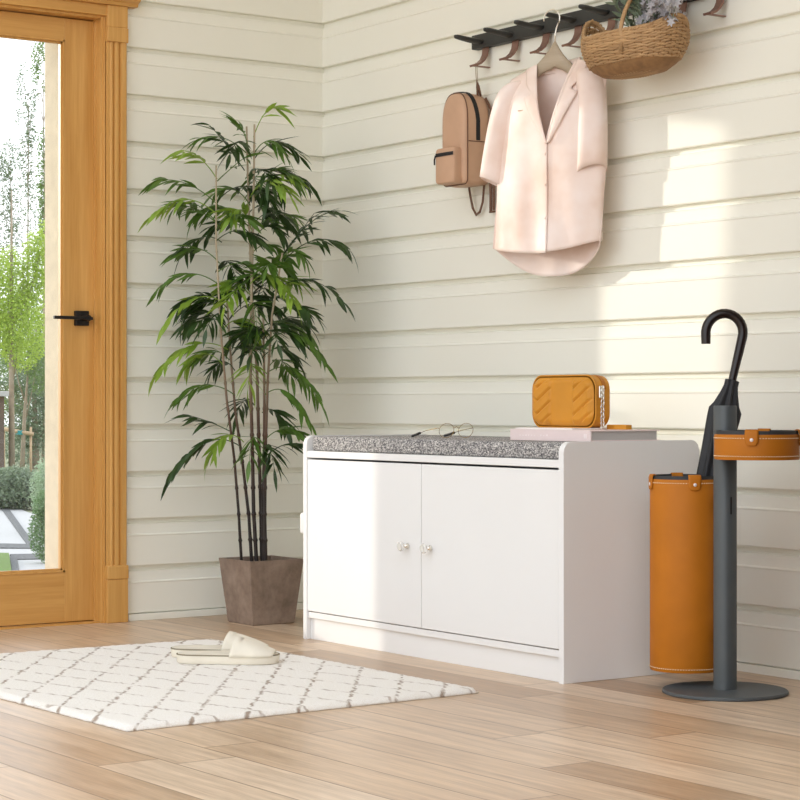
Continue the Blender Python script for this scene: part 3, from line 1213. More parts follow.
def lapel(sgn):
    mb = MB()
    edge = vleft if sgn < 0 else vright
    g = []
    for k in range(41):
        z = ZV + .004 + (1.431 - ZV - .004) * k / 40
        t_ = (z - ZV) / (1.432 - ZV)
        if t_ < .60:
            w = .004 + .040 * (t_ / .60) ** .9
        elif t_ < .64:
            w = .044 - .024 * (t_ - .60) / .04
        else:
            w = .020 + .016 * min(1, (t_ - .64) / .12)
        row = []
        for i in range(7):
            u = i / 6
            x = edge(z) + sgn * (w * u - .002)
            zz = min(z, ztop(x))
            row.append(mb.bm.verts.new((x, fronty(x, zz, .0022 + .0018 * math.sin(u * PI) * (.6 if sgn < 0 else 1.6)), min(z, ztop(x) + .002))))
        g.append(row)
    for a_, b_ in zip(g, g[1:]):
        for i in range(6):
            mb.bm.faces.new((a_[i], a_[i + 1], b_[i + 1], b_[i]))
    return mb.build('lapel', M['blush'], sh, smooth=True, mods=[solid(.0014)])


lapel(-1)
lapel(1)
mb = MB()
rows = []
for k in range(17):
    q = -1 + 2 * k / 16
    x = XO + .060 * q
    y = YC + .020 * (1 - q * q) - .006
    rows.append([(x, y, 1.408), (x, y + .003, 1.430), (x, y + .007, 1.438), (x, y + .012, 1.430), (x, y + .013, 1.405)])
mb.loops(rows, closed=False)
mb.build('back_collar', M['blush'], sh, smooth=True, mods=[solid(.0014)])


def sleeve(top, outer, hem, sgn, hw, dz):
    """A-line sleeve: top point on the shoulder, outer shoulder corner, centre of the hem"""
    mb = MB()
    rings = []
    n = 40
    for i in range(29):
        t_ = i / 28
        # axis follows the shoulder, then falls to the hem
        a_ = Vector(top).lerp(Vector(outer), t_)
        b_ = Vector(outer).lerp(Vector(hem), t_)
        c = a_.lerp(b_, t_)
        s_ = math.sqrt(max(0.0, 1 - (1 - min(1, t_ / .35)) ** 2))
        ra = .008 + (hw - .008) * s_
        rb = .006 + (.036 - .006) * s_
        ring = []
        for k in range(n):
            q = 2 * PI * k / n
            wob = 1 + .07 * t_ * math.sin(3 * q + 1 + sgn) + .03 * t_ * math.sin(5 * q + t_ * 5)
            ring.append((c.x + ra * wob * math.cos(q), c.y + rb * wob * math.sin(q), c.z + dz * math.cos(q) * t_ ** 2 - .010 * t_ * math.sin(q)))
        rings.append(ring)
    mb.loops(rings, True, True, False)
    return mb.build('sleeve', M['blush'], sh, smooth=True, mods=[solid(.0020, -1)])


sleeve((XO - .115, YC, 1.397), (XO - .170, YC, 1.376), (SX - .184, YC - .01, 1.150), -1, .036, -.013)
sleeve((XO + .078, YC, 1.408), (XO + .104, YC, 1.392), (SX + .110, YC - .004, 1.156), 1, .036, .013)
for z in (1.205, 1.13, 1.05):
    mb = MB()
    mb.sphere((XO - .008, fronty(XO - .008, z, .0016), z), .0036, 10, 1, .5, 1)
    mb.build('button', M['blush'], sh, smooth=True)
mb = MB()
mb.box(XO - .096, XO - .076, fronty(XO - .086, 1.318, .0022), fronty(XO - .086, 1.318, .0), 1.3165, 1.3185)
mb.build('welt', M['backpack'], sh)

# ------------------------------------------------------------------ basket
KX, KY, KZ = 1.518, -.125, 1.370
bs = thing('wicker_basket', (KX, KY, KZ), 'boat-shaped brown wicker basket of greenery hanging from the rack', 'basket')


def bring(t_, q):
    """t_ 0 bottom edge .. 1 rim"""
    a_ = .132 + .020 * math.sin(t_ * 2.2)
    b_ = .062 + .018 * math.sin(t_ * 2.2)
    sq = .86
    x = a_ * math.copysign(abs(math.cos(q)) ** sq, math.cos(q))
    y = b_ * math.copysign(abs(math.sin(q)) ** sq, math.sin(q))
    z = KZ + .014 + t_ * (.064 + .026 * abs(math.cos(q)) ** 6 + (.030 * abs(math.cos(q)) ** 8 if math.cos(q) < 0 else 0))
    return KX + x, KY + y, z


mb = MB()
n = 144
NR = 19
for i in range(NR):
    t_ = (i + .5) / NR
    pts = []
    ph = PI * (i % 2)
    for k in range(n + 1):
        q = 2 * PI * k / n
        x, y, z = bring(t_, q)
        w = .0015 * math.sin(22 * q + ph)
        nx, ny = math.cos(q) / 1.5, math.sin(q)
        l = math.hypot(nx, ny)
        pts.append((x + w * nx / l, y + w * ny / l, z + .0012 * math.sin(5 * q + i * 2.1)))
    mb.tube(pts, .0030, 6, False)
mb.build('woven_side', M['wicker'], bs, smooth=True)
mb = MB()
for k in range(44):
    q = 2 * PI * (k + .5) / 44
    mb.tube([bring(v, q) for v in (0, .2, .4, .6, .8, 1.0)], .0024, 5)
mb.build('stakes', M['wicker_dark'], bs)
mb = MB()
n = 96
for off in (0, PI):
    pts = []
    for k in range(n * 3 + 1):
        q = 2 * PI * k / (n * 3)
        x, y, z = bring(1.0, q)
        pts.append((x, y + .003 * math.sin(40 * q + off), z + .003 * math.cos(40 * q + off)))
    mb.tube(pts, .0036, 6, False)
mb.build('braided_rim', M['wicker'], bs, smooth=True)
mb = MB()
ring0 = [bring(0.02, 2 * PI * k / 72) for k in range(72)]
mb.loops([[(KX + (x - KX) * s, KY + (y - KY) * s, KZ + d) for x, y, z in ring0] for s, d in ((1.0, .015), (.93, .006), (.72, -.008), (.45, -.012), (.02, -.013))], True, False, True)
bt = mb.build('basket_bottom', M['wicker_dark'], bs, smooth=True)
mb = MB()
for k in range(26):
    x = KX - .112 + .224 * k / 25
    f_ = abs(x - KX) / .132
    hw = .062 * math.sqrt(max(0, 1 - f_ ** 2))
    zz_ = lambda g_: KZ + .0145 - .026 * (1 - min(1, max(0, math.hypot(f_, g_) - .45) / .55) ** 1.6)
    mb.tube([(x, KY + hw * j_ / 4, zz_(math.sqrt(max(0, 1 - f_ ** 2)) * abs(j_) / 4)) for j_ in range(-4, 5)], .0021, 5)
mb.build('bottom_weave', M['wicker'], bt, smooth=True)
mb = MB()
hx = HKX[6]
pts = []
for k in range(25):
    q = PI * k / 24
    pts.append((KX + .042 - .010 * math.sin(q), KY - .078 * math.cos(q) + .028 * math.sin(q), 1.452 + .113 * math.sin(q)))
pts = [(pts[0][0], pts[0][1], 1.40)] + pts + [(pts[-1][0], pts[-1][1], 1.40)]
mb.tube(pts, .0062, 8, flat=(0, 1, 0, .6))
mb.build('hoop_handle', M['wicker'], bs, smooth=True)


def leafquad(mb, p, d, ln, wd, up=None, curl=.15):
    d = d.normalized()
    up = up or Vector((R.uniform(-1, 1), R.uniform(-1, 1), R.uniform(.2, 1)))
    s = d.cross(up)
    if s.length < 1e-4:
        s = Vector((1, 0, 0))
    s.normalize()
    nn = s.cross(d)
    pr = [(0, .12), (.2, .75), (.45, 1), (.75, .62), (1, .02)]
    rows = []
    for f, w in pr:
        c = p + d * ln * f - nn * ln * curl * f * f
        rows.append((c - s * wd * w / 2 + nn * wd * .12 * w, c, c + s * wd * w / 2 + nn * wd * .12 * w))
    vs = [[mb.bm.verts.new(q) for q in r] for r in rows]
    for a_, b_ in zip(vs, vs[1:]):
        for i in range(2):
            mb.bm.faces.new((a_[i], a_[i + 1], b_[i + 1], b_[i]))


def sprig(root, tip, kind, label, grp):
    root = Vector(root); tip = Vector(tip)
    o = thing('flower_sprig' if kind == 'flower' else 'leafy_sprig', root, label, 'flower sprig' if kind == 'flower' else 'leaf sprig', grp)
    mb = MB()
    mid_ = root.lerp(tip, .55) + Vector((R.uniform(-.01, .01), R.uniform(-.01, .01), .012))
    path = []
    for k in range(13):
        t_ = k / 12
        path.append(root * (1 - t_) ** 2 + mid_ * 2 * t_ * (1 - t_) + tip * t_ * t_)
    mb.tube(path, .0011, 5)
    mb.build('stem', M['sage'], o)
    mb = MB()
    if kind == 'flower':
        for k in range(5, 13):
            for j in range(2):
                c = path[k] + Vector((R.uniform(-.013, .013), R.uniform(-.013, .013), R.uniform(-.008, .008)))
                nrm = Vector((R.uniform(-1, 1), R.uniform(-1.2, .5), R.uniform(-.3, 1))).normalized()
                u = nrm.orthogonal().normalized(); v = nrm.cross(u)
                for q in range(6):
                    a_ = 2 * PI * q / 6 + j
                    leafquad(mb, c, u * math.cos(a_) + v * math.sin(a_) + nrm * .25, .0125, .0058, nrm, .1)
        mb.build('blossom', M['lilac_grey'], o)
    else:
        for k in range(2, 13):
            for j in range(3):
                d = (path[k] - path[k - 1]).normalized() + Vector((R.uniform(-1, 1), R.uniform(-1, 1), R.uniform(-.6, .8))) * .9
                leafquad(mb, path[k], d, R.uniform(.022, .036), .0085, None, .2)
        mb.build('leaves', M['sage'], o)
    return o


for k in range(11):
    x = 1.50 + .013 * k
    sprig((x, KY + R.uniform(-.03, .03), 1.44), (x + R.uniform(-.05, .02), KY - .03 + R.uniform(-.04, .05), 1.52 + R.uniform(0, .06)), 'leaf',
          'sage green leafy sprig standing in the wicker basket', 'sage sprigs in the basket')
for k in range(11):
    x = 1.565 + .011 * k
    sprig((x - .02, KY + R.uniform(-.03, .03), 1.43), (x + R.uniform(0, .045), KY - .05 + R.uniform(-.03, .06), 1.475 + R.uniform(0, .07)), 'flower',
          'greyish lilac star flower sprig at the right end of the wicker basket', 'lilac sprigs in the basket')

# ------------------------------------------------------------------ slippers and rug
RUGC = (1.13, -1.12)
rc = [(.580, -.701), (1.682, -.698), (1.716, -1.534), (.541, -1.566)]   # back, right, front, left corners
mb = MB()
nu, nv = 120, 80
g = {}
for i in range(nu + 1):
    for j in range(nv + 1):
        u, v = i / nu, j / nv
        top_ = Vector(rc[0]).lerp(Vector(rc[1]), u)
        bot_ = Vector(rc[3]).lerp(Vector(rc[2]), u)
        p = top_.lerp(bot_, v)
        e = min(1, min(u * 1.3, (1 - u) * 1.3, v * .85, (1 - v) * .85) / .012)
        z = .003 + .0085 * math.sqrt(max(0, 1 - (1 - e) ** 2)) + R.uniform(-.0008, .0008)
        jx = R.uniform(-.0015, .0015) if e < .05 else 0
        g[i, j] = mb.bm.verts.new((p.x + jx, p.y + jx, z))
for i in range(nu):
    for j in range(nv):
        mb.bm.faces.new((g[i, j], g[i + 1, j], g[i + 1, j + 1], g[i, j + 1]))
bd_ = [g[i, 0] for i in range(nu + 1)] + [g[nu, j] for j in range(1, nv + 1)] + [g[i, nv] for i in range(nu - 1, -1, -1)] + [g[0, j] for j in range(nv - 1, 0, -1)]
low = [mb.bm.verts.new((v.co.x, v.co.y, .0005)) for v in bd_]
for k in range(len(bd_)):
    k2 = (k + 1) % len(bd_)
    mb.bm.faces.new((bd_[k], bd_[k2], low[k2], low[k]))
mb.bm.faces.new(low[::-1])
rg = mb.build('rug', M['rug'], smooth=True, loc=(RUGC[0], RUGC[1], 0))
tag(rg, 'cream shaggy rug with a broken brown lozenge lattice on the oak floor', 'rug')


def slipper(c, yaw, label):
    zf = .0125
    o = thing('slipper', (c[0], c[1], zf), label, 'slipper', 'pair of slippers on the rug')
    L, ca, sa = .236, math.cos(yaw), math.sin(yaw)

    def W(a_, b_, z):
        return (c[0] + a_ * ca - b_ * sa, c[1] + a_ * sa + b_ * ca, zf + z)

    def half(t_):      # width along the foot, t 0 heel..1 toe
        if t_ < .18:
            w = math.sqrt(max(0, 1 - ((.18 - t_) / .18) ** 2)) * .036
        elif t_ < .72:
            w = .036 + .010 * (t_ - .18) / .54
        else:
            w = .046 * math.sqrt(max(0, 1 - ((t_ - .72) / .28) ** 2))
        return w
    ts = [0.0, .004, .015, .035, .07, .12, .18, .27, .36, .45, .54, .63, .72, .79, .86, .92, .96, .985, .997, 1.0]
    outl = [((t_ - .5) * L, half(t_)) for t_ in ts]
    loop = [(x, w) for x, w in outl] + [(x, -w) for x, w in reversed(outl[1:-1])]
    mb = MB()
    mb.loops([[W(x * s, w * s2, z) for x, w in loop] for z, s, s2 in ((0, .975, .95), (.002, .99, .98), (.017, 1, 1), (.019, .992, .985))], True, True, True)
    mb.build('sole', M['slipper'], o, smooth=True, ang=50)
    mb = MB()
    pp_ = [W(x * .995, w * .99, .0195) for x, w in loop]
    mb.tube(pp_ + pp_[:1], .0016, 5, False)
    mb.build('piping', M['slipper_pipe'], o, smooth=True)
    mb = MB()
    mb.loops([[W(x * .975, w * .94, z) for x, w in loop] for z in (.019, .0225)], True, True, True)
    mb.build('insole', M['slipper_in'], o, smooth=True, ang=50)
    # open band over the toes
    mb = MB()
    rows = []
    for i in range(15):
        t_ = .53 + .41 * i / 14
        h = .057 - .031 * (i / 14) ** 1.4
        w = half(t_) + .001
        row = []
        for k in range(19):
            q = PI * k / 18
            row.append(W((t_ - .5) * L + .012 * math.sin(q) * (1 if i < 3 else .4), w * math.copysign(abs(math.cos(q)) ** .75, math.cos(q)), .0165 + (h - .0165) * math.sin(q) ** .85))
        rows.append(row)
    mb.loops(rows, closed=False)
    mb.build('band', M['slipper'], o, smooth=True, mods=[solid(.0035)])
    return o


sy = math.atan2(.209, .145)
sy = math.radians(52)
slipper((1.027, -.919), sy, 'cream felt slipper lying in front, nearer the camera side of the pair')
slipper((.926, -.879), sy - .04, 'cream felt slipper lying behind, partly hidden by the other slipper')

# ------------------------------------------------------------------ palm
PCX, PCY = .240, -.355
palm = thing('potted_bamboo_palm', (PCX, PCY, 0), 'tall bamboo palm with dark canes in a square rusty brown pot in the corner', 'potted plant')
mb = MB()


def sqr(h, z):
    return [(PCX - h, PCY - h, z), (PCX + h, PCY - h, z), (PCX + h, PCY + h, z), (PCX - h, PCY + h, z)]


mb.loops([sqr(.064, 0), sqr(.0665, .003), sqr(.0845, .173), sqr(.085, .176), sqr(.0785, .176), sqr(.077, .16), sqr(.072, .14)], True, True, True)
mb.build('pot', M['pot'], palm)
mb = MB()
mb.loops([sqr(.0765, .158), sqr(.05, .163), sqr(.01, .165)], True, False, True)
mb.build('soil', M['soil'], palm)

PXM = 1 / 346.0   # metres per pixel of the photo at the palm's distance
rh = Vector((.574, .819, 0)); fh = Vector((-.819, .574, 0))
Cp = Vector((PCX, PCY, 0))
HZ = .607


def pp2(px, py, dep):
    """a point beside the palm's axis: sideways/height read off the photograph, dep metres behind the axis"""
    k = 1 + dep / 5.69
    p = Cp + rh * ((px - 261.0) * PXM * k) + fh * dep
    p.z = HZ - (py - 401.3) * PXM * k
    return p


def clampin(p):
    if p.x < .022:
        p.x = .022 + R.uniform(0, .01)
    if p.y > -.018:
        p.y = -.018 - R.uniform(0, .01)
    return p


canes = [
    ([(243, 561), (240, 505), (236, 455), (229, 400), (223, 330), (219, 250), (219, 177)], -.03, .0042),
    ([(252, 561), (249, 510), (243, 460), (236, 410), (231, 350), (228, 300)], .02, .0050),
    ([(257, 561), (254, 505), (253, 450), (251, 380), (252, 300), (254, 215), (255, 138)], -.01, .0056),
    ([(261, 561), (260, 505), (258, 440), (256, 370), (251, 300), (248, 220), (246, 140)], .05, .0054),
    ([(264, 561), (263, 500), (264, 440), (264, 380), (263, 320)], .0, .0056),
    ([(266, 561), (265, 510), (266, 440), (268, 380), (272, 320), (282, 260)], -.03, .0050),
]
cane_paths = []
for pts, dep, rad in canes:
    base = pp2(pts[0][0], pts[0][1], 0) + fh * dep * .6
    path = []
    for i, (x, y) in enumerate(pts):
        d_ = dep * (.6 + .6 * i / len(pts))
        path.append(pp2(x, y, d_))
    path[0].z = .155
    # resample
    fine = []
    for a_, b_ in zip(path, path[1:]):
        for k in range(8):
            fine.append(a_.lerp(b_, k / 8))
    fine.append(path[-1])
    L_ = [0]
    for a_, b_ in zip(fine, fine[1:]):
        L_.append(L_[-1] + (b_ - a_).length)
    rr_ = []
    for s_ in L_:
        f = (s_ % .075) / .075
        nd = math.exp(-((min(f, 1 - f)) * .075 / .0035) ** 2)
        rr_.append(rad * (1 - .55 * s_ / L_[-1]) * (1 + .5 * nd))
    # denser samples so nodes show
    pts2, rad2 = [], []
    tot = L_[-1]
    nst = int(tot / .0042)
    j = 0
    for k in range(nst + 1):
        s_ = tot * k / nst
        while j < len(L_) - 2 and L_[j + 1] < s_:
            j += 1
        t_ = (s_ - L_[j]) / max(1e-6, L_[j + 1] - L_[j])
        pts2.append(fine[j].lerp(fine[j + 1], t_))
        f = (s_ % .072) / .072
        nd = math.exp(-((min(f, 1 - f)) * .072 / .0035) ** 2)
        rad2.append(rad * (1 - .5 * s_ / tot) * (1 + .45 * nd))
    MB().tube(pts2, rad2, 8).build('cane', M['cane'], palm, smooth=True)
    cane_paths.append(pts2)


def frond(p0, p1, sag, nl, mat, ll=.076, lw=.0122, start=.34, droop=.22):
    """pinnate frond from p0 to the tip p1; sag lifts the middle of the arch"""
    mb = MB()
    p0, p1 = Vector(p0), Vector(p1)
    p1 = p1 - (p1 - p0).normalized() * min(.034, .3 * (p1 - p0).length)
    p1.z += .012
    ctrl = p0.lerp(p1, .5) + Vector((0, 0, sag))
    P = lambda t_: p0 * (1 - t_) ** 2 + ctrl * 2 * t_ * (1 - t_) + p1 * t_ * t_
    path = [P(k / 14) for k in range(15)]
    mb.tube(path, [.0016 - .0009 * k / 14 for k in range(15)], 5)
    nl += 2
    for k in range(nl):
        t_ = start + (1 - start) * k / max(1, nl - 1)
        c = P(t_)
        d = (P(min(1, t_ + .03)) - P(t_ - .03)).normalized()
        side = d.cross(Vector((0, 0, 1)))
        if side.length < .05:
            side = rh.copy()
        side.normalize()
        # half towards the true side, half in the plane seen from the room
        for s in ((-1, 1) if k < nl - 1 else (0,)):
            dirv = d * R.uniform(.45, 1.0) + side * s * R.uniform(.5, 1.1) + Vector((0, 0, -droop * R.uniform(-.6, 2.2)))
            l_ = ll * R.uniform(.8, 1.15) * (1 - .35 * abs(t_ - .6))
            up = Vector((0, 0, 1)) + side * s * .4 + Vector((R.uniform(-.6, .6), R.uniform(-.6, .6), 0))
            leafquad(mb, c, dirv, l_, lw * R.uniform(.8, 1.2), up, R.uniform(.05, .36))
    for v in mb.bm.verts:
        clampin(v.co)
    return mb.build('frond', M[mat], palm, smooth=True)


D_, M_, L_g = 'leaf_dark', 'leaf_mid', 'leaf_light'
# (start px, tip px, arch, leaflets, material, depth start, depth tip)
FR = [
    ((245, 182), (205, 134), .01, 4, D_, .02, -.02), ((246, 165), (188, 155), .05, 5, M_, .03, .0),
    ((254, 150), (285, 120), .06, 4, L_g, -.01, .02), ((254, 172), (308, 172), .09, 6, D_, -.01, .03),
    ((248, 160), (235, 135), .02, 4, M_, .04, .05), ((220, 190), (176, 160), .04, 5, L_g, -.03, -.06),
    ((220, 192), (265, 160), .01, 1, M_, -.03, .02), ((221, 215), (152, 192), .05, 6, M_, -.03, -.05),
    ((221, 225), (148, 230), .09, 6, L_g, -.03, -.07), ((222, 235), (172, 215), .03, 5, M_, -.02, .03),
    ((254, 200), (306, 194), .08, 7, M_, -.01, .02), ((252, 205), (300, 210), .08, 6, L_g, -.02, -.08),
    ((250, 215), (205, 205), .06, 5, M_, .03, .06), ((252, 235), (298, 236), .07, 6, D_, .0, .06),
    ((283, 262), (318, 218), .00, 5, D_, -.02, .02), ((282, 262), (345, 218), .06, 5, D_, -.02, .03),
    ((283, 268), (355, 258), .08, 7, D_, -.03, .0), ((276, 275), (312, 262), .05, 5, M_, -.03, -.06),
    ((252, 245), (200, 240), .06, 6, D_, .04, .06), ((224, 250), (175, 270), .06, 5, D_, -.02, .04),
    ((222, 270), (172, 262), .05, 5, M_, -.02, .04), ((221, 290), (152, 300), .07, 5, M_, -.03, -.02),
    ((252, 275), (300, 290), .08, 7, M_, .0, .05), ((251, 290), (305, 318), .10, 8, L_g, -.03, -.12),
    ((270, 300), (350, 312), .10, 7, D_, -.03, .0), ((222, 305), (160, 338), .07, 4, L_g, -.03, -.07),
    ((228, 318), (182, 320), .06, 6, D_, -.01, .03), ((228, 330), (184, 338), .05, 5, D_, .0, -.05),
    ((251, 300), (222, 320), .06, 5, L_g, -.02, -.12), ((252, 315), (262, 342), .08, 6, M_, -.03, -.14),
    ((266, 335), (318, 335), .06, 7, D_, -.02, .01), ((266, 345), (332, 372), .10, 7, M_, -.02, -.02),
    ((230, 352), (152, 384), .09, 7, L_g, -.02, -.06), ((231, 362), (192, 362), .04, 5, M_, -.01, .03),
    ((253, 350), (240, 352), .06, 6, D_, .03, .08), ((262, 360), (305, 368), .06, 7, D_, -.01, .05),
    ((236, 372), (205, 378), .05, 5, D_, .0, .05), ((254, 372), (250, 400), .08, 6, L_g, -.02, -.13),
    ((266, 375), (326, 412), .10, 7, M_, -.02, .02), ((236, 395), (168, 408), .07, 7, M_, -.01, -.05),
    ((236, 432), (180, 415), .01, 5, D_, -.01, -.01), ((265, 395), (318, 432), .09, 6, M_, -.02, -.05),
    ((254, 405), (230, 420), .05, 5, D_, .02, .08), ((262, 412), (292, 436), .05, 6, D_, .0, .05),
    ((243, 445), (165, 482), .11, 9, D_, -.01, -.04), ((245, 440), (205, 462), .07, 6, L_g, -.02, -.09),
    ((263, 440), (312, 436), .05, 6, M_, -.02, -.06), ((263, 448), (280, 478), .07, 7, D_, -.02, -.08),
    ((256, 440), (250, 470), .07, 6, M_, -.01, -.10), ((264, 455), (322, 452), .06, 5, D_, .0, .04),
]
for (a_, b_, sag, nl, mt, d0, d1) in FR:
    frond(pp2(*a_, d0), clampin(pp2(*b_, d1)), sag, nl, mt)
# inner fill along the canes
for k in range(48):
    cp = cane_paths[R.choice([0, 1, 2, 2, 3, 3, 4, 5])]
    p = cp[int(len(cp) * R.uniform(.50, .96))]
    if p.z < .70:
        p = cp[int(len(cp) * .9)]
    an = R.uniform(0, 2 * PI)
    lnn = R.uniform(.10, .20)
    tip = p + Vector((math.cos(an) * lnn, math.sin(an) * lnn, R.uniform(-.06, .05)))
    frond(p, clampin(tip), R.uniform(.04, .09), R.randint(6, 9), R.choice([D_, D_, D_, M_, M_, L_g]))

# ------------------------------------------------------------------ garden
ZG = -.6


def ground(px, py, z=ZG):
    """the spot of the garden floor the photograph shows at that point, from the eye's height"""
    cam_ = Vector((5.1113, -3.3025, .6073))
    f = Vector((-.8190, .5738, 0)); r = Vector((.5738, .8190, 0))
    d = f + r * ((px - 400) / 2068.2) + Vector((0, 0, 1)) * ((401.3 - py) / 2068.2)
    t_ = (z - cam_.z) / d.z
    return cam_ + d * t_


mb = MB().box(-90, -.22, -40, 60, ZG - .3, ZG - .02)
struct(mb.build('ground', M['earth']))
mb = MB().box(-1.1, -.09, -2.6, .6, ZG - .1, -.012, .004)
struct(mb.build('doorstep', M['concrete']))


def slab(name, pix, mat, h=.02, ext=None):
    P = [ground(*q) for q in pix]
    mb = MB()
    mb.loops([[(p.x, p.y, z) for p in P] for z in (ZG - .05, ZG - .02 + h)], True, True, True)
    return struct(mb.build(name, M[mat]))


slab('path', [(-90, 505), (8, 504), (30, 512), (60, 512), (95, 600), (-140, 600)], 'concrete', .012)
slab('gravel_strip', [(-6, 498), (0, 496), (37, 547), (30, 548)], 'gravel', .02)
slab('gravel_strip', [(-90, 542), (28, 544), (32, 548), (-90, 547)], 'gravel', .022)
slab('gravel_strip', [(10, 554), (60, 553), (70, 558), (14, 559)], 'gravel', .02)
slab('gravel_strip', [(10, 556), (17, 556), (24, 600), (16, 600)], 'gravel', .021)
slab('lawn', [(-140, 552), (9, 554), (16, 600), (-160, 600)], 'lawn', .03)


def crown(mb, c, rx, ry, rz, n, ls, rnd, shell=.45):
    for _ in range(n):
        while True:
            v = Vector((rnd.uniform(-1, 1), rnd.uniform(-1, 1), rnd.uniform(-1, 1)))
            if shell < v.length < 1:
                break
        p = Vector(c) + Vector((v.x * rx, v.y * ry, v.z * rz))
        d = Vector((rnd.uniform(-1, 1), rnd.uniform(-1, 1), rnd.uniform(-1, .6)))
        if d.length < .1:
            continue
        d.normalize()
        s = d.orthogonal().normalized()
        s.rotate(Matrix.Rotation(rnd.uniform(0, 6.3), 3, d))
        l_ = ls * rnd.uniform(.7, 1.3)
        w = l_ * .42
        mb.poly([p, p + d * l_ * .5 + s * w / 2, p + d * l_, p + d * l_ * .5 - s * w / 2])


def tree(name, px, py, top, blobs, mat, ls, label, cat, grp=None, trunk=.06, lean=0.0, limbs=True):
    """foot of the tree where the photograph shows it on the ground; top and crowns given as seen from there"""
    b = ground(px, py)
    dist = (b - Vector((5.1113, -3.3025, .6073))).dot(Vector((-.8190, .5738, 0)))
    k = dist / 2068.2
    b.z = ZG - .03
    o = thing(name, b, label, cat, grp)
    rnd = random.Random(int(px * 7 + py))

    def at(x, y):
        p = b + rh * ((x - px) * k)
        p.z = .607 - (y - 401.3) * k
        return p
    if trunk:
        topc = at(px + lean, top)
        m_ = b.lerp(topc, .5) + Vector((rnd.uniform(-.05, .05), rnd.uniform(-.05, .05), 0))
        mb = MB()
        mb.tube([b, b.lerp(m_, .5), m_, m_.lerp(topc, .5), topc], [trunk, trunk * .85, trunk * .65, trunk * .4, trunk * .15], 8)
        if limbs:
            for (x, y, rx, ry, n) in blobs:
                c = at(x, y)
                f = (c.z - .9 - b.z) / (topc.z - b.z)
                s_ = b.lerp(topc, min(.92, max(.2, f)))
                mb.tube([s_, s_.lerp(c, .5) + Vector((rnd.uniform(-.1, .1), 0, -.08)), c + Vector((0, 0, ry * k * .5))], [trunk * .3, trunk * .2, trunk * .08], 5)
        mb.build('trunk', M['bark'], o, smooth=True)
    mb = MB()
    for (x, y, rx, ry, n) in blobs:
        crown(mb, at(x, y), rx * k, rx * k, ry * k, n, ls, rnd, .25)
    mb.build('foliage', M[mat], o)
    return o


# shrubs in the bed behind the path
tree('shrub', 14, 508, 0, [(14, 488, 34, 22, 5200), (48, 490, 24, 20, 2400), (-40, 488, 40, 22, 4200)], 't_grey', .05, 'low grey-green shrub along the far edge of the garden path', 'shrub', trunk=0)
tree('hedge_shrub', 44, 562, 0, [(46, 532, 17, 30, 4200), (47, 506, 14, 18, 1800), (70, 520, 20, 36, 2600)], 't_hedge', .022, 'clipped rounded green bush at the edge of the paving beside the doorway', 'shrub', trunk=0)
tree('shrub', 46, 532, 0, [(46, 490, 16, 32, 3200), (72, 480, 24, 44, 2600)], 't_pale', .026, 'taller pale green bush growing behind the clipped bush', 'shrub', trunk=0)
# trees
tree('tree', 12, 480, 190, [(8, 300, 20, 56, 4200), (31, 270, 10, 40, 1600), (44, 262, 10, 45, 1400), (22, 330, 26, 42, 4200), (-20, 300, 26, 70, 2600)], 't_yellow', .055, 'sunlit yellow-green tree in the middle of the garden', 'tree', trunk=.055)
tree('tree', 22, 474, 350, [(28, 350, 16, 26, 1300), (40, 366, 14, 30, 1300), (8, 352, 12, 26, 800)], 't_green', .05, 'leaning young tree tied to the wooden stake frame', 'tree', trunk=.045, lean=8)
tree('tree', 36, 468, 330, [(34, 400, 26, 52, 5600), (62, 400, 40, 70, 3600), (22, 446, 20, 24, 1500), (5, 372, 16, 30, 1100)], 't_grey', .06, 'dense grey-green tree behind the clipped bushes', 'tree', trunk=.07)
tree('tree', 43, 466, 40, [(39, 54, 7, 16, 260), (36, 72, 4, 12, 90), (46, 84, 4, 12, 60), (43, 170, 6, 46, 700), (44, 225, 6, 34, 600), (60, 120, 10, 50, 400)], 't_green', .065, 'slender tree with drooping sprays of leaves next to the doorway edge', 'tree', trunk=.03)
tree('tree', 29, 462, 80, [(23, 70, 4, 9, 50), (20, 88, 5, 14, 110), (35, 92, 4, 16, 90), (29, 108, 7, 16, 190), (18, 116, 3, 10, 40), (31, 132, 6, 18, 200), (25, 165, 9, 34, 480), (33, 205, 9, 40, 420)], 't_grey', .065, 'thin tall tree with sparse leaves rising against the white sky', 'tree', trunk=.028)
tree('tree', 10, 458, 140, [(8, 160, 9, 24, 360), (2, 190, 12, 34, 620), (15, 215, 9, 40, 520), (-18, 180, 18, 50, 800), (6, 250, 16, 40, 800)], 't_grey', .07, 'feathery grey-green tree at the far left of the glass', 'tree', trunk=.03)
tree('tree', 62, 452, 150, [(70, 280, 40, 110, 3800), (130, 280, 40, 100, 2400), (20, 350, 46, 66, 5200)], 't_green', .09, 'broad green tree far back, mostly behind the outer door reveal', 'tree', trunk=.1)
tree('hedge', 20, 447, 0, [(-620, 415, 90, 50, 3600), (-480, 413, 90, 48, 3600), (-340, 415, 90, 50, 3600), (-210, 413, 80, 48, 3400), (-110, 415, 50, 46, 2200), (-40, 412, 50, 48, 3000), (20, 412, 50, 48, 3600), (90, 410, 50, 50, 2600)], 't_grey', .09, 'wide dark hedge closing the back of the garden', 'hedge', trunk=0)

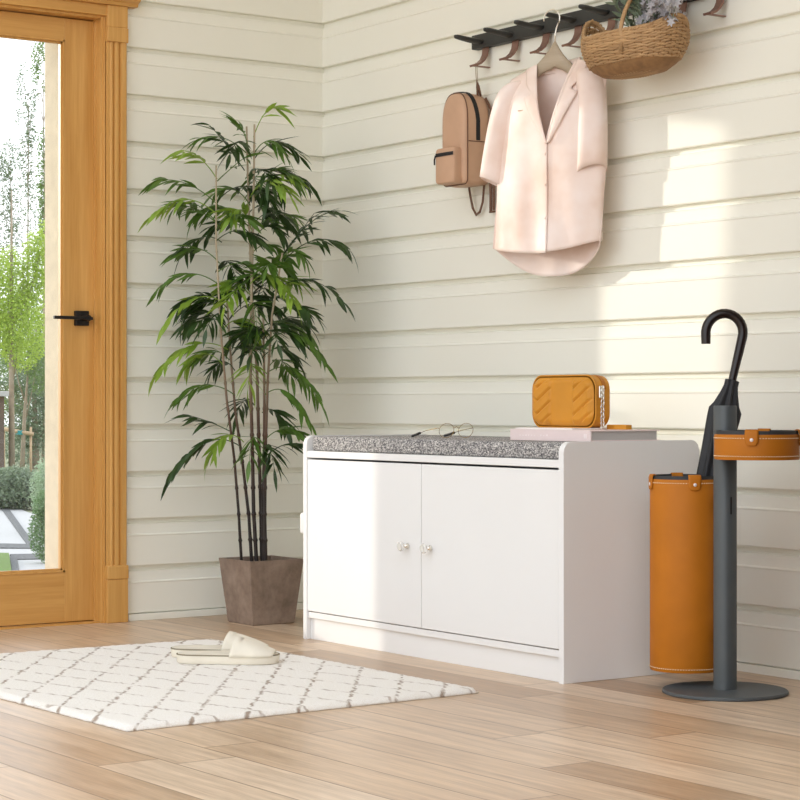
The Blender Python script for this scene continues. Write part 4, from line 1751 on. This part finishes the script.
# stake frame round the leaning tree
sa_, sb_ = ground(4, 474), ground(31, 474)
sf = thing('tree_stake_frame', (sa_ + sb_) / 2, 'pale wooden stake frame with a teal tie around the leaning tree', 'tree stake')
zt_ = sa_.z + .70
for p in (sa_, sb_):
    mb = MB()
    mb.tube([(p.x, p.y, ZG - .05), (p.x, p.y, zt_ + .08)], .022, 8)
    mb.build('stake', M['stake'], sf, smooth=True)
mb = MB()
dv_ = (sb_ - sa_) * .12
toc = Vector((.04, -.03, 0))
mb.tube([sa_ - dv_ + toc + Vector((0, 0, .76)), sb_ + dv_ + toc + Vector((0, 0, .66))], .032, 8)
mb.build('crossbar', M['stake'], sf, smooth=True)
mb = MB()
c = sa_.lerp(sb_, .62) + toc
b_ = bmesh.new(); bmesh.ops.create_cube(b_, size=1)
mb.merge(b_, Matrix.Translation((c.x, c.y, ZG + .69)) @ Matrix.Diagonal((.09, .09, .07, 1)))
mb.build('tie', M['teal'], sf)
# brown shed wall at the far left
p = ground(7, 482)
sd = thing('garden_shed', (p.x, p.y, ZG), 'brown boarded shed with a pale roof edge at the far left of the garden', 'shed')
mb = MB()
mb.box(p.x - 1.4, p.x - .05, p.y - 1.75, p.y - .02, ZG - .05, ZG + 1.28)
mb.build('board_wall', M['shed'], sd)
mb = MB()
mb.box(p.x - 1.5, p.x + .02, p.y - 1.85, p.y + .03, ZG + 1.28, ZG + 1.36, .01)
mb.build('roof', M['concrete'], sd)

# ------------------------------------------------------------------ light
w = bpy.data.worlds.new('sky')
SC.world = w
w.use_nodes = True
nt = w.node_tree
nt.nodes.clear()
bg = nt.nodes.new('ShaderNodeBackground')
wo = nt.nodes.new('ShaderNodeOutputWorld')
tc = nt.nodes.new('ShaderNodeTexCoord')
sx = nt.nodes.new('ShaderNodeSeparateXYZ')
rp = nt.nodes.new('ShaderNodeValToRGB')
rp.color_ramp.elements[0].position = .0
rp.color_ramp.elements[0].color = (.95, .97, 1.0, 1)
rp.color_ramp.elements[1].position = .5
rp.color_ramp.elements[1].color = (.90, .97, 1.07, 1)
nt.links.new(tc.outputs['Generated'], sx.inputs[0])
nt.links.new(sx.outputs[2], rp.inputs[0])
nt.links.new(rp.outputs[0], bg.inputs[0])
bg.inputs[1].default_value = 1.0
nt.links.new(bg.outputs[0], wo.inputs[0])

sd_ = bpy.data.lights.new('sun', 'SUN')
sd_.energy = .95
sd_.color = (1.0, .94, .83)
sd_.angle = math.radians(1.3)
so = bpy.data.objects.new('sun', sd_)
COL.objects.link(so)
so.location = (-6, -6, 5)
so.rotation_euler = Vector((1.56, 1.0, -.314)).to_track_quat('-Z', 'Y').to_euler()

# ------------------------------------------------------------------ camera
cd = bpy.data.cameras.new('camera')
cam = bpy.data.objects.new('camera', cd)
COL.objects.link(cam)
yaw = .6112
fw = Vector((-math.cos(yaw), math.sin(yaw), 0))
rt = Vector((math.sin(yaw), math.cos(yaw), 0))
up = Vector((0, 0, 1))
cam.matrix_world = Matrix(((rt.x, up.x, -fw.x, 5.1113), (rt.y, up.y, -fw.y, -3.3025), (rt.z, up.z, -fw.z, .6073), (0, 0, 0, 1)))
cd.sensor_width = 36
cd.lens = 36 * 2068.24 / 800
cd.shift_y = 1.3 / 800
cd.clip_start = .05
cd.clip_end = 300
SC.camera = cam
SC.view_settings.view_transform = 'Standard'
SC.view_settings.look = 'None'
SC.view_settings.gamma = 1
SC.view_settings.exposure = 1.11
SC.cycles.max_bounces = 10
SC.cycles.diffuse_bounces = 6
SC.cycles.transparent_max_bounces = 12
SC.cycles.use_denoising = True
